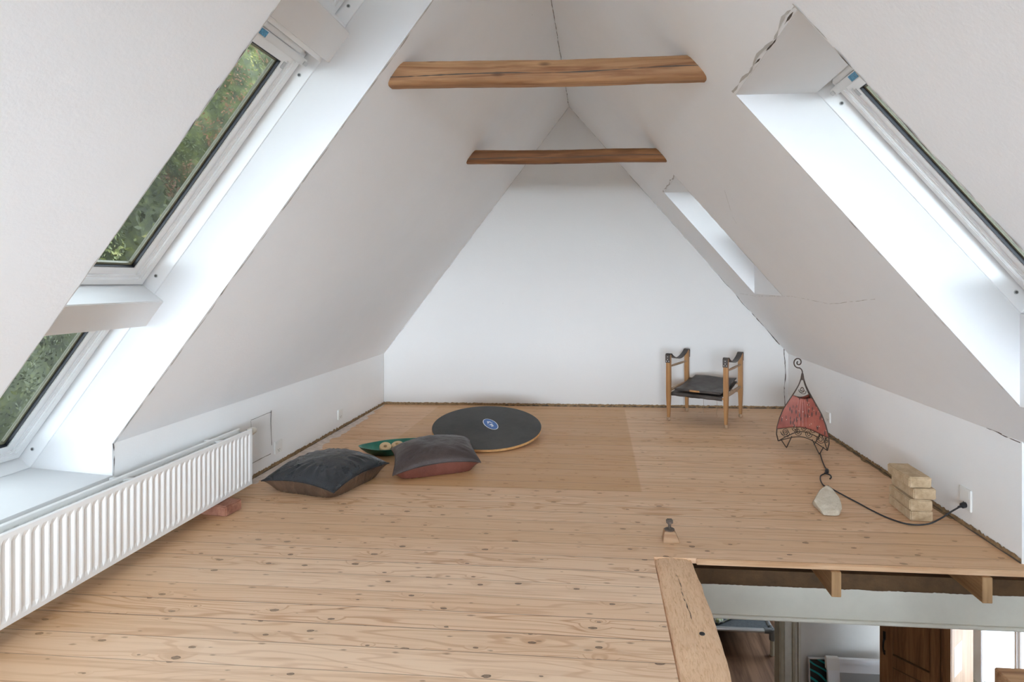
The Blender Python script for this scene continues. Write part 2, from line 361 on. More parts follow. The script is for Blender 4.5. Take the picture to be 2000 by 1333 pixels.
# ------------------------------------------------------------------ mesh helpers
def V(*a): return Vector(a)
class MB:
    def __init__(s): s.v = []; s.f = []; s.mi = []
    def add(s, vs, fs, mi=0):
        o = len(s.v); s.v += [tuple(v) for v in vs]; s.f += [tuple(i + o for i in f) for f in fs]; s.mi += [mi] * len(fs)
    def box(s, a, b, mi=0):
        (x0, y0, z0), (x1, y1, z1) = a, b
        s.add([(x0, y0, z0), (x1, y0, z0), (x1, y1, z0), (x0, y1, z0), (x0, y0, z1), (x1, y0, z1), (x1, y1, z1), (x0, y1, z1)],
              [(0, 3, 2, 1), (4, 5, 6, 7), (0, 1, 5, 4), (1, 2, 6, 5), (2, 3, 7, 6), (3, 0, 4, 7)], mi)
    def obox(s, o, ux, uy, uz, mi=0):
        """box from corner o along three edge vectors"""
        o, ux, uy, uz = map(Vector, (o, ux, uy, uz))
        s.add([o, o + ux, o + ux + uy, o + uy, o + uz, o + ux + uz, o + ux + uy + uz, o + uy + uz],
              [(0, 3, 2, 1), (4, 5, 6, 7), (0, 1, 5, 4), (1, 2, 6, 5), (2, 3, 7, 6), (3, 0, 4, 7)], mi)
    def prism(s, poly, y0, y1, mi=0):
        """polygon of (x,z) extruded along y"""
        n = len(poly)
        s.add([(x, y0, z) for x, z in poly] + [(x, y1, z) for x, z in poly],
              [tuple(range(n)), tuple(range(2 * n - 1, n - 1, -1))] + [(i, i + n, (i + 1) % n + n, (i + 1) % n) for i in range(n)], mi)
    def tube(s, pts, r, seg=10, closed=False, mi=0, cap=True):
        pts = [Vector(p) for p in pts]; n = len(pts)
        rs = r if isinstance(r, (list, tuple)) else [r] * n
        tang = []
        for i in range(n):
            a = pts[(i - 1) % n] if (closed or i > 0) else pts[0]; b = pts[(i + 1) % n] if (closed or i < n - 1) else pts[-1]
            t = (b - a); tang.append(t.normalized() if t.length > 1e-9 else V(0, 0, 1))
        u = tang[0].orthogonal().normalized(); vs = []
        for i in range(n):
            t = tang[i]; u = (u - t * u.dot(t))
            u = u.normalized() if u.length > 1e-6 else t.orthogonal().normalized()
            w_ = t.cross(u)
            for k in range(seg):
                a = 2 * PI * k / seg; vs.append(pts[i] + (u * math.cos(a) + w_ * math.sin(a)) * rs[i])
        fs = []
        for i in range(n if closed else n - 1):
            j = (i + 1) % n
            for k in range(seg): fs.append((i * seg + k, i * seg + (k + 1) % seg, j * seg + (k + 1) % seg, j * seg + k))
        if cap and not closed:
            fs.append(tuple(range(seg - 1, -1, -1))); fs.append(tuple((n - 1) * seg + k for k in range(seg)))
        s.add(vs, fs, mi)
    def lathe(s, prof, c=(0, 0, 0), seg=24, axis=(0, 0, 1), mi=0):
        """prof: (radius, height) list, turned about axis through c"""
        ax = Vector(axis).normalized(); u = ax.orthogonal().normalized(); w_ = ax.cross(u); c = Vector(c); vs = []
        for r, h in prof:
            for k in range(seg):
                a = 2 * PI * k / seg; vs.append(c + ax * h + (u * math.cos(a) + w_ * math.sin(a)) * r)
        fs = []
        for i in range(len(prof) - 1):
            for k in range(seg): fs.append((i * seg + k, i * seg + (k + 1) % seg, (i + 1) * seg + (k + 1) % seg, (i + 1) * seg + k))
        fs.append(tuple(range(seg - 1, -1, -1))); fs.append(tuple((len(prof) - 1) * seg + k for k in range(seg)))
        s.add(vs, fs, mi)
    def build(s, name, mats, parent=None, smooth=False, bevel=0, seg=2, label=None, loc=None, subsurf=0):
        me = bpy.data.meshes.new(name); me.from_pydata([tuple(v) for v in s.v], [], s.f)
        if not isinstance(mats, (list, tuple)): mats = [mats]
        for m_ in mats: me.materials.append(m_)
        for p, mi in zip(me.polygons, s.mi): p.material_index = mi
        bm = bmesh.new(); bm.from_mesh(me); bmesh.ops.recalc_face_normals(bm, faces=bm.faces)
        if bevel:
            bmesh.ops.bevel(bm, geom=[e for e in bm.edges if len(e.link_faces) == 2 and e.calc_face_angle(0) > .5], offset=bevel, segments=seg, affect='EDGES', clamp_overlap=True)
        bm.to_mesh(me); bm.free()
        if smooth:
            for p in me.polygons: p.use_smooth = True
        o = bpy.data.objects.new(name, me); COL.objects.link(o)
        if subsurf:
            md = o.modifiers.new('s', 'SUBSURF'); md.levels = subsurf; md.render_levels = subsurf
        if smooth and not subsurf:
            try:
                me.set_sharp_from_angle(angle=math.radians(40))
            except Exception: pass
        if parent is not None:
            o.parent = parent
            o.matrix_parent_inverse = parent.matrix_world.inverted()
        if label: o['label'] = label
        return o

def tag(o, label=None, cat=None, group=None, kind=None):
    if label: o['label'] = label
    if cat: o['category'] = cat
    if group: o['group'] = group
    if kind: o['kind'] = kind
    return o
def empty(name, loc=(0, 0, 0), **kw):
    o = bpy.data.objects.new(name, None); COL.objects.link(o); o.location = loc; o.empty_display_size = .1
    o.matrix_world = Matrix.Translation(loc)
    return tag(o, **kw)
def struct(o): o['kind'] = 'structure'; return o
def jag(a, b, w0, n=40, amp=.6, seed=0, up=(0, 0, 1), lift=(0, 0, 0), one=False, gap=0.0, wander=0.0):
    """thin jagged ribbon from a to b, width along 'up'"""
    a, b, up, lift = map(Vector, (a, b, up, lift)); m = MB(); vs = []
    for i in range(n + 1):
        t = i / n; p = a.lerp(b, t) + lift
        k = noise.noise(V(t * n * .35, seed * 7.3, 1)) * 1.3 + noise.noise(V(t * n * 1.1, seed * 3.1, 9)) * .7
        w_ = max(w0 * .05, w0 * (1 + amp * k))
        if gap: w_ *= min(1, max(0, (noise.noise(V(i * .45, seed * 11.7, 3)) - (gap - .5)) * 5))
        off = up * (wander * noise.noise(V(t * n * .15, seed * 1.7, 5)))
        vs += [p + off - (V(0, 0, 0) if one else up * w_ * .5), p + off + up * (w_ if one else w_ * .5)]
    fs = []
    for i in range(n):
        if gap and max(noise.noise(V(q * .45, seed * 11.7, 3)) for q in (i, i + 1)) < gap - .5: continue
        fs.append((2 * i, 2 * i + 1, 2 * i + 3, 2 * i + 2))
    m.add(vs, fs); return m

# ------------------------------------------------------------------ roof geometry
RX, RZ = -.28, 2.905                       # ridge
LK, LKZ = -2.10, .50                       # left knee: x, z
RK, RKZ = 1.80, .522                       # right knee
uL = V(RX - LK, 0, RZ - LKZ); LL = uL.length; uL.normalize(); nL = V(-uL.z, 0, uL.x)
uR = V(RX - RK, 0, RZ - RKZ); LR = uR.length; uR.normalize(); nR = V(uR.z, 0, -uR.x)
def PL(s, y, off=0): return V(LK, 0, LKZ) + uL * s + nL * off + V(0, y, 0)
def PR(s, y, off=0): return V(RK, 0, RKZ) + uR * s + nR * off + V(0, y, 0)
TH = .36; Y0, Y1 = -2.6, 5.62              # loft runs from Y0 to the gable
def xz(p): return (p.x, p.z)
def s_off_at_z(P, u, K, Kz, off, z):       # slope distance where the plane at 'off' reaches height z
    n = nL if P is PL else nR
    return (z - Kz - n.z * off) / u.z
LO = [(1.60, 2.29)]         # left openings (y ranges)
RO = [(1.60, 2.31, .72), (4.06, 4.77, 1.105)]
LIN = .235
# left roof slab
m = MB()
edges = sorted([Y0] + [e for o in LO for e in o] + [Y1]); top_s_L = LL + .0
def ridge_outer(P):
    return (RX, RZ + TH / (uL.x if P is PL else -uR.x) * 1.0)
def slab_poly(P, L, s0):
    r = P(L, 0, 0); ro = V(RX, 0, RZ + .58)
    return [xz(P(s0, 0, 0)), xz(r), xz(ro), xz(P(L - .2, 0, TH)), xz(P(s0, 0, TH))]
bands = []
ys = [Y0] + sorted([e for o in LO for e in o]) + [Y1]
SILL_IN, SILL_OUT = .360, .383
S_LTOP = 2.62
for i in range(len(ys) - 1):
    y0, y1 = ys[i], ys[i + 1]
    if (y0, y1) in LO:
        zt = PL(S_LTOP, 0).z
        so = s_off_at_z(PL, uL, LK, LKZ, LIN, zt)
        m.prism([xz(PL(S_LTOP, 0)), xz(PL(LL, 0)), (RX, RZ + .58), xz(PL(LL - .2, 0, TH)), xz(PL(so, 0, TH)), xz(PL(so, 0, LIN))], y0, y1)
        sb = s_off_at_z(PL, uL, LK, LKZ, LIN, SILL_OUT)
        si = s_off_at_z(PL, uL, LK, LKZ, 0, SILL_IN)
        m.prism([xz(PL(-.75, 0)), xz(PL(si, 0)), xz(PL(sb, 0, LIN)), xz(PL(sb - .04, 0, LIN)), xz(PL(sb - .04, 0, TH)), xz(PL(-.75, 0, TH))], y0, y1)
    else:
        m.prism(slab_poly(PL, LL, -.75), y0, y1)
ceil_l = struct(m.build('ceiling', M['slope']))
m = MB(); ys = [Y0] + sorted([e for o in RO for e in o[:2]]) + [Y1]
ZT = 1.955
for i in range(len(ys) - 1):
    y0, y1 = ys[i], ys[i + 1]
    hit = [o for o in RO if (o[0], o[1]) == (y0, y1)]
    if hit:
        zb = hit[0][2]
        st = s_off_at_z(PR, uR, RK, RKZ, 0, ZT); so = s_off_at_z(PR, uR, RK, RKZ, LIN, ZT)
        m.prism([xz(PR(st, 0)), xz(PR(LR, 0)), (RX, RZ + .58), xz(PR(LR - .2, 0, TH)), xz(PR(so, 0, TH)), xz(PR(so, 0, LIN))], y0, y1)
        # vertical sill lining
        sbi = s_off_at_z(PR, uR, RK, RKZ, 0, zb); xb = PR(sbi, 0).x
        so_b = (xb - RK - nR.x * LIN) / uR.x
        m.prism([xz(PR(-.75, 0)), xz(PR(sbi, 0)), xz(PR(so_b, 0, LIN)), xz(PR(so_b - .04, 0, LIN)), xz(PR(so_b - .04, 0, TH)), xz(PR(-.75, 0, TH))], y0, y1)
    else:
        m.prism(slab_poly(PR, LR, -.75), y0, y1)
ceil_r = struct(m.build('ceiling', M['slope']))

# bright painted linings of the openings (thin boards on the reveal faces)
T = .003
def lining(P, poly_so, y, side, z=None):
    """reveal board at y; side +1: faces -y (far jamb)"""
    m = MB(); pts = [P(s_, 0, o_) for s_, o_ in poly_so]
    m.prism([xz(p) for p in pts], y - (T if side > 0 else 0), y + (0 if side > 0 else T)); return m
def left_opening(y0, y1, idx):
    si = s_off_at_z(PL, uL, LK, LKZ, 0, SILL_IN); sb = s_off_at_z(PL, uL, LK, LKZ, LIN, SILL_OUT)
    st = S_LTOP; so = s_off_at_z(PL, uL, LK, LKZ, LIN, PL(st, 0).z)
    for y, sd in ((y1, 1), (y0, -1)):
        m = MB()
        poly = [(LK, SILL_IN), (LK, LKZ), xz(PL(st, 0)), xz(PL(so, 0, LIN)), xz(PL(sb, 0, LIN))]
        m.prism(poly, y - (T if sd > 0 else 0), y + (0 if sd > 0 else T))
        struct(m.build('trim_%d' % idx, M['lining'])); idx += 1
    m = MB(); m.prism([(LK, SILL_IN - .012), (LK, SILL_IN + .002), (PL(sb, 0, LIN).x, SILL_OUT + .003), (PL(sb, 0, LIN).x, SILL_OUT - .02)], y0, y1)
    struct(m.build('trim_%d' % idx, M['lining'])); idx += 1
    m = MB(); m.prism([xz(PL(st, 0)), xz(PL(so, 0, LIN)), xz(PL(so - .004, 0, LIN)), xz(PL(st - .004, 0))], y0, y1)
    struct(m.build('trim_%d' % idx, M['lining'])); idx += 1
    return idx
ti = 1
for (a, b) in LO: ti = left_opening(a, b, ti)
def right_opening(y0, y1, zb, idx):
    st = s_off_at_z(PR, uR, RK, RKZ, 0, ZT); so = s_off_at_z(PR, uR, RK, RKZ, LIN, ZT)
    sbi = s_off_at_z(PR, uR, RK, RKZ, 0, zb); xb = PR(sbi, 0).x; sob = (xb - RK - nR.x * LIN) / uR.x
    for y, sd in ((y1, 1), (y0, -1)):
        m = MB(); m.prism([xz(PR(sbi, 0)), xz(PR(st, 0)), xz(PR(so, 0, LIN)), xz(PR(sob, 0, LIN))], y - (T if sd > 0 else 0), y + (0 if sd > 0 else T))
        struct(m.build('trim_%d' % idx, M['lining'])); idx += 1
    m = MB(); a, b = PR(st, 0), PR(so, 0, LIN); m.prism([(a.x, a.z), (b.x, b.z), (b.x, b.z - T), (a.x, a.z - T)], y0, y1)
    struct(m.build('trim_%d' % idx, M['lining'])); idx += 1
    a, b = PR(sbi, 0), PR(sob, 0, LIN); m = MB(); m.prism([(a.x, a.z), (b.x, b.z), (b.x - T, b.z), (a.x - T, a.z)], y0, y1)
    struct(m.build('trim_%d' % idx, M['lining'])); idx += 1
    return idx, so, sob
rng = []
for (a, b, zb) in RO:
    ti, so, sob = right_opening(a, b, zb, ti); rng.append((a, b, sob, so))

# ------------------------------------------------------------------ roof windows
def ring(m, P, s0, s1, y0, y1, w_, o0, o1, mi=0):
    """rectangular frame: outer bounds s0..s1,y0..y1, width w_, from off o0 to o1"""
    so = [(s0, y0), (s1, y0), (s1, y1), (s0, y1)]; si = [(s0 + w_, y0 + w_), (s1 - w_, y0 + w_), (s1 - w_, y1 - w_), (s0 + w_, y1 - w_)]
    vs = [P(a, b, o0) for a, b in so] + [P(a, b, o0) for a, b in si] + [P(a, b, o1) for a, b in so] + [P(a, b, o1) for a, b in si]
    fs = []
    for i in range(4):
        j = (i + 1) % 4
        fs += [(i, j, j + 4, i + 4), (i + 8, i + 12, j + 12, j + 8), (i, i + 8, j + 8, j), (i + 4, j + 4, j + 12, i + 12)]
    m.add(vs, fs, mi)
def ringt(m, P, s0, s1, y0, y1, w_, wt, o0, o1, mi=0):
    so = [(s0, y0), (s1, y0), (s1, y1), (s0, y1)]; si = [(s0 + w_, y0 + w_), (s1 - wt, y0 + w_), (s1 - wt, y1 - w_), (s0 + w_, y1 - w_)]
    vs = [P(a, b, o0) for a, b in so] + [P(a, b, o0) for a, b in si] + [P(a, b, o1) for a, b in so] + [P(a, b, o1) for a, b in si]
    fs = []
    for i in range(4):
        j = (i + 1) % 4
        fs += [(i, j, j + 4, i + 4), (i + 8, i + 12, j + 12, j + 8), (i, i + 8, j + 8, j), (i + 4, j + 4, j + 12, i + 12)]
    m.add(vs, fs, mi)
def slab(m, P, s0, s1, y0, y1, o0, o1, mi=0):
    vs = [P(s0, y0, o0), P(s1, y0, o0), P(s1, y1, o0), P(s0, y1, o0), P(s0, y0, o1), P(s1, y0, o1), P(s1, y1, o1), P(s0, y1, o1)]
    m.add(vs, [(0, 3, 2, 1), (4, 5, 6, 7), (0, 1, 5, 4), (1, 2, 6, 5), (2, 3, 7, 6), (3, 0, 4, 7)], mi)
def roof_window(n, P, s0, s1, y0, y1, portal_up):
    """s0..s1, y0..y1 = clear opening of the lining"""
    c = P((s0 + s1) / 2, (y0 + y1) / 2, .3)
    root = empty('window_%d' % n, c); struct(root)
    m = MB(); ring(m, P, s0 - .045, s1 + .045, y0 - .045, y1 + .045, .049, .238, .372)
    ring(m, P, s0 - .045, s1 + .045, y0 - .045, y1 + .045, .060, .318, .372)
    m.build('window_frame', M['pvc'], root, bevel=.0015)
    # screws with dark recess on the frame's side boards
    for (sa, ya) in ((s0 + .075, y1 - .0045), (s1 - .10, y1 - .0045), (s0 + .075, y0 + .0045), (s1 - .10, y0 + .0045)):
        m = MB(); d = -1 if ya > (y0 + y1) / 2 else 1
        p = P(sa, ya, .278); m.lathe([(.0085, 0), (.0085, .0015)], p, 14, (0, d, 0)); sc = m.build('screw_cap', M['pvc_grey'], root)
        m = MB(); m.lathe([(.0055, 0.0012), (.0055, .0024)], p, 12, (0, d, 0)); m.build('screw', M['rubber'], sc)
    g = .010
    m = MB(); a0, a1, b0, b1 = s0 + g, s1 - g, y0 + g, y1 - g; gt = .088     # gt: top rail down to the glass
    ringt(m, P, a0, a1, b0, b1, .030, .056, .300, .362)
    ringt(m, P, a0 + .004, a1 - .004, b0 + .004, b1 - .004, .068, gt - .002, .322, .362)
    ringt(m, P, a0 + .004, a1 - .004, b0 + .004, b1 - .004, .036, .066, .311, .330)
    sash = m.build('sash', M['pvc'], root, bevel=.003)
    m = MB(); ring(m, P, a0 + .071, a1 - gt, b0 + .071, b1 - .071, .004, .3245, .350); m.build('gasket', M['gasket'], sash)
    m = MB(); ring(m, P, a0 + .074, a1 - gt - .003, b0 + .074, b1 - .074, .010, .338, .352); m.build('edge_spacer', M['spacer'], sash)
    m = MB(); slab(m, P, a0 + .070, a1 - gt + .001, b0 + .070, b1 - .070, .340, .344); m.build('glass', M['glass'], sash)
    for yy in (b0 + .046, b1 - .046):                     # pivot plates near the top corners
        m = MB(); slab(m, P, a1 - .112, a1 - .080, yy - .014, yy + .014, .3200, .3225); m.build('pivot_plate', M['pvc_grey'], sash, bevel=.005)
    # ventilation flap along the top, with the maker's plate
    m = MB(); slab(m, P, s1 - .062, s1 - .030, y0 + .030, y1 - .030, .262, .310); slab(m, P, s1 - .028, s1 - .003, y0 + .06, y1 - .085, .266, .310)
    fl = m.build('vent_flap', M['pvc_light'], root, bevel=.004)
    m = MB(); slab(m, P, s1 - .056, s1 - .038, y1 - .055, y1 - .026, .2590, .263); slab(m, P, s1 - .056, s1 - .038, y0 + .026, y0 + .055, .2590, .263); m.build('end_cap', M['pvc_grey'], fl, bevel=.002)
    m = MB(); yl0, yl1 = ((y0 + .300, y0 + .378) if P is PL else (y0 + .445, y0 + .520))
    slab(m, P, s1 - .058, s1 - .034, yl0, yl1, .2605, .263); m.build('label_plate', M['blue'], fl, label='small blue printed label')
    m = MB(); slab(m, P, s1 - .003, s1 + .000, y0 + .05, y1 - .08, .255, .300); m.build('shadow_gap', M['black_hole'], root)
    nn = (nL if P is PL else nR)
    portal('window_portal', P((s0 + s1) / 2, (y0 + y1) / 2, .40), -nn, (uL if P is PL else uR), (y1 - y0), (s1 - s0))
    return root
sbL = s_off_at_z(PL, uL, LK, LKZ, LIN, SILL_OUT)
soL = s_off_at_z(PL, uL, LK, LKZ, LIN, PL(S_LTOP, 0).z)
wn = 1
for (a, b) in LO:
    for (s0, s1) in ((sbL + .0, .565), (.628, 1.865), (2.045, soL)):
        roof_window(wn, PL, s0, s1, a, b, None); wn += 1
    # boxed-in transoms between the windows
    for (sa, sb, oi) in ((.498, .636, .185), (1.880, 2.032, .205)):
        m = MB()
        poly = [PL(sa, 0, oi), PL(sb, 0, oi), PL(sb + (.0 if sa < 1 else .018), 0, .30), PL(sa + .0, 0, .30)]
        m.prism([xz(p) for p in poly], a, b); struct(m.build('trim_%d' % ti, M['lining'], bevel=.003)); ti += 1
for (a, b, sob, so) in rng:
    roof_window(wn, PR, sob, so, a, b, None); wn += 1

# ------------------------------------------------------------------ walls
# knee wall left, notched where the window openings come down to the sill
m = MB(); ys = [Y0] + sorted([e for o in LO for e in o]) + [5.39]
for i in range(len(ys) - 1):
    y0, y1 = ys[i], ys[i + 1]
    top = SILL_IN - .012 if (y0, y1) in LO else LKZ
    m.prism([(LK - .10, 0), (LK, 0), (LK, top), (LK - .10, top - .0)], y0, y1)
wall_left = struct(m.build('wall_left', M['knee']))
WRE = 2.545
m = MB(); m.prism([(RK, 0), (RK + .10, 0), (RK + .10, RKZ), (RK, RKZ)], WRE, 5.50)
m.prism([(RK + .20, -.3), (RK + .30, -.3), (RK + .30, RKZ - .10), (RK + .20, RKZ - .10)], Y0, WRE)
wall_right = struct(m.build('wall_right', M['knee']))
# gable wall, very slightly out of square
m = MB(); yl, yr = 5.40, 5.50
def gy(x): return yl + (x - LK) / 3.9 * (yr - yl)
poly = [(LK - .4, -.02), (RK + .4, -.02), (RK + .4, RKZ + .2), (RX, RZ + .55), (LK - .4, LKZ + .1)]
vs = [(x, gy(x), z) for x, z in poly] + [(x, gy(x) + .15, z) for x, z in poly]; n = len(poly)
m.add(vs, [tuple(range(n)), tuple(range(2 * n - 1, n - 1, -1))] + [(i, i + n, (i + 1) % n + n, (i + 1) % n) for i in range(n)])
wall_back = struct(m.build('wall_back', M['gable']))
# gable behind the camera, with a made-up window added to light the loft
m = MB(); yb = Y0
GX0, GX1, GZ0, GZ1 = -1.45, .95, .12, 2.05
m.box((LK - .6, yb - .15, -.02), (GX0, yb, RZ + .6)); m.box((GX1, yb - .15, -.02), (RK + .6, yb, RZ + .6))
m.box((GX0, yb - .15, -.02), (GX1, yb, GZ0)); m.box((GX0, yb - .15, GZ1), (GX1, yb, RZ + .6))
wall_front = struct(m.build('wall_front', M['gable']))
added_win = empty('window_%d' % wn, (-.15, yb, 1.35)); struct(added_win); wn += 1
m = MB()
for (x0, x1, z0, z1) in ((GX0, GX0 + .06, GZ0, GZ1), (GX1 - .06, GX1, GZ0, GZ1), (GX0, GX1, GZ0, GZ0 + .06), (GX0, GX1, GZ1 - .06, GZ1), (-.675, -.615, GZ0, GZ1), (.115, .175, GZ0, GZ1)): m.box((x0, yb - .1, z0), (x1, yb - .04, z1))
m.build('window_frame', M['pvc'], added_win)
m = MB(); m.box((GX0, yb - .072, GZ0), (GX1, yb - .068, GZ1)); m.build('glass', M['clear'], added_win)
portal('window_portal', ((GX0 + GX1) / 2, yb - .12, (GZ0 + GZ1) / 2), (0, 1, 0), (0, 0, 1), GX1 - GX0, GZ1 - GZ0)

# ------------------------------------------------------------------ loft floor
HX0, HY1 = .242, 2.487          # stair opening: x from HX0, y up to HY1
m = MB(); ft = .022
def fbox(x0, y0, x1, y1):
    nx = max(1, int((x1 - x0) / .3)); ny = max(1, int((y1 - y0) / .3)); m.box((x0, y0, -ft), (x1, y1, 0))
fbox(-2.85, Y0, HX0, HY1); fbox(-2.85, HY1, 2.85, 5.62); fbox(HX0, Y0, 2.85, -.9)
floor = struct(m.build('floor', M['floor']))
# nosing board round the opening
m = MB(); m.box((.425, HY1 - .010, -ft - .002), (RK + .25, HY1 + .004, .0015)); struct(m.build('trim_%d' % ti, M['edgeboard'], bevel=.003)); ti += 1

# raw strips where the plaster stops short of the boards
g = jag((LK, 2.9, .0), (LK, 5.40, .0), .026, 300, .35, 3, (0, 0, 1), (.003, 0, 0), one=True); g.build('raw_plaster_edge', M['raw'], wall_left)
g = jag((LK, Y0, .0), (LK, 2.9, .0), .012, 60, .6, 5, (0, 0, 1), (.003, 0, 0), one=True); g.build('raw_plaster_edge', M['raw'], wall_left)
g = jag((LK + .03, 3.2, .0015), (LK + .03, 5.39, .0015), .10, 80, .45, 8, (1, 0, 0), (-.03, 0, 0), one=True); g.v = [(LK + (x - LK) * min(1, .15 + (5.39 - y) * 1.1) * .85, y, z) for x, y, z in g.v]; g.build('plaster_dust', M['dust'], wall_left)
g = jag((RK, WRE, .0), (RK, 5.49, .0), .024, 400, .32, 13, (0, 0, 1), (-.003, 0, 0), one=True); g.build('raw_plaster_edge', M['raw'], wall_right)
g = jag((RK, 3.0, .001), (RK, 5.49, .001), .022, 80, .6, 17, (-1, 0, 0), (0, 0, 0), one=True); g.build('raw_plaster_edge', M['raw'], wall_right)
g = jag((LK, gy(LK) - .003, 0), (RK, gy(RK) - .003, 0), .024, 500, .20, 21, (0, 0, 1), one=True); g.build('raw_plaster_edge', M['raw'], wall_back)
g = jag((-.9, gy(-.9) - .006, 0), (RK, gy(RK) - .006, 0), .009, 200, .8, 27, (0, 0, 1), one=True, gap=.3); g.build('dark_gap', M['crack'], wall_back)
g = jag((RK - .002, WRE, .0), (RK - .002, 5.4, .0), .007, 100, .8, 33, (0, 0, 1), (-.003, 0, 0), one=True, gap=.2); g.build('dark_gap', M['crack'], wall_right)
g = jag((LK + .005, 3.0, .0), (LK + .005, 5.38, .0), .006, 100, .9, 39, (0, 0, 1), one=True, gap=.35); g.build('dark_gap', M['crack'], wall_left)
# cracks
def crack(name, pts, w_, mat, parent, up, lift, seed, gap=0.0, amp=.8):
    mm = MB()
    for k in range(len(pts) - 1):
        L_ = (Vector(pts[k + 1]) - Vector(pts[k])).length
        g = jag(pts[k], pts[k + 1], w_, max(8, int(L_ / .02)), amp, seed + k, up, lift, gap=gap, wander=w_ * 2.0)
        mm.add(g.v, g.f)
    return mm.build(name, mat, parent)
x_ = 1.765
crack('crack', [(x_, gy(x_) - .003, .605), (x_ + .004, gy(x_) - .003, .42), (x_, gy(x_) - .003, .2), (x_ + .006, gy(x_) - .003, .03)], .006, M['crack'], wall_back, (1, 0, 0), (0, 0, 0), 4)
# roof / gable joints
def gl(P, s): 
    p = P(s, 0); return V(p.x, gy(p.x) - .004, p.z)
crack('crack', [gl(PL, .05) + uL.cross(V(0, 1, 0)) * 0, gl(PL, 1.5), gl(PL, LL)], .004, M['hair'], wall_back, -nL, nL * -.002, 12, .25)
crack('crack', [gl(PR, .12), gl(PR, 1.0)], .0045, M['crack'], wall_back, -nR, nR * -.002, 15, .2)
crack('crack', [gl(PR, 1.0), gl(PR, LR)], .0045, M['hair'], wall_back, -nR, nR * -.002, 19, .25)
crack('crack', [(RX + .0, 1.5, RZ - .006), (RX, 5.42, RZ - .006)], .0028, M['crack'], ceil_l, (1, 0, 0), (0, 0, 0), 23, .22)
# broken plaster arrises round the roof openings
def arris(P, nn, sA, yA, sB, yB, w_, seed, parent, mat, gap, up):
    crack('chipped_edge', [P(sA, yA, 0), P(sB, yB, 0)], w_, mat, parent, up, nn * -.0025, seed, gap, 1.0)
for (a, b) in LO[:1]:
    arris(PL, nL, .0, b + .002, 2.6, b + .002, .0032, 51, ceil_l, M['crack'], .62, V(0, 1, 0))
    arris(PL, nL, .0, b + .004, 2.6, b + .004, .005, 52, ceil_l, M['hair'], .2, V(0, 1, 0))
    arris(PL, nL, .1, a - .002, 2.6, a - .002, .0025, 53, ceil_l, M['hair'], .1, V(0, 1, 0))
    arris(PL, nL, 1.4, a - .003, 2.4, a - .003, .003, 54, ceil_l, M['crack'], .62, V(0, 1, 0))
    crack('chipped_edge', [(LK + .002, b + .003, SILL_IN), (LK + .002, b + .003, LKZ)], .004, M['crack'], wall_left, (0, 1, 0), (0, 0, 0), 57, .3)
st_ = s_off_at_z(PR, uR, RK, RKZ, 0, ZT)
for k, (a, b, zb) in enumerate(RO[:2]):
    sb_ = s_off_at_z(PR, uR, RK, RKZ, 0, zb)
    arris(PR, nR, sb_, b + .002, st_, b + .002, .003, 61 + k, ceil_r, M['crack'] if k == 0 else M['hair'], .62, V(0, 1, 0))
    arris(PR, nR, sb_, a - .003, st_ + .02, a - .003, .003, 65 + k, ceil_r, M['crack'] if k == 0 else M['hair'], .68, V(0, 1, 0))
    arris(PR, nR, sb_, a - .005, st_ + .02, a - .005, .004, 67 + k, ceil_r, M['hair'], .3, V(0, 1, 0))
    arris(PR, nR, st_ + .006, a, st_ + .006, b, .005, 69 + k, ceil_r, M['crack'], .60, uR)
    arris(PR, nR, st_ + .010, a, st_ + .010, b, .008, 73 + k, ceil_r, M['hair'], .2, uR)
crack('hairline_crack', [PR(1.62, 3.35), PR(1.45, 3.62), PR(1.40, 3.66)], .003, M['hair'], ceil_r, (0, 1, 0), nR * -.002, 81, .2)
crack('hairline_crack', [PR(.80, 2.7), PR(.74, 3.3), PR(.78, 3.9), PR(.75, 4.8), PR(.77, 5.3)], .0025, M['hair'], ceil_r, uR, nR * -.002, 83, .3)
crack('crack', [(RK - .003, 2.55, RKZ - .004), (RK - .003, 2.66, RKZ - .001), (RK - .003, 2.76, RKZ)], .004, M['crack'], wall_right, (0, 0, 1), (0, 0, 0), 85, .1)
# inspection hatch scored into the left wall
hx = LK + .003
def hl(a, b, w_, sd, up): crack('hatch_outline', [(hx, *a), (hx, *b)], w_, M['crack'], wall_left, up, (0, 0, 0), sd, 0, .5)
hl((3.26, .365), (3.475, .365), .0022, 91, (0, 0, 1)); hl((3.475, .375), (3.475, .15), .0045, 92, (0, 1, 0)); hl((3.26, .10), (3.47, .10), .003, 93, (0, 0, 1)); hl((3.26, .36), (3.26, .30), .002, 94, (0, 1, 0))

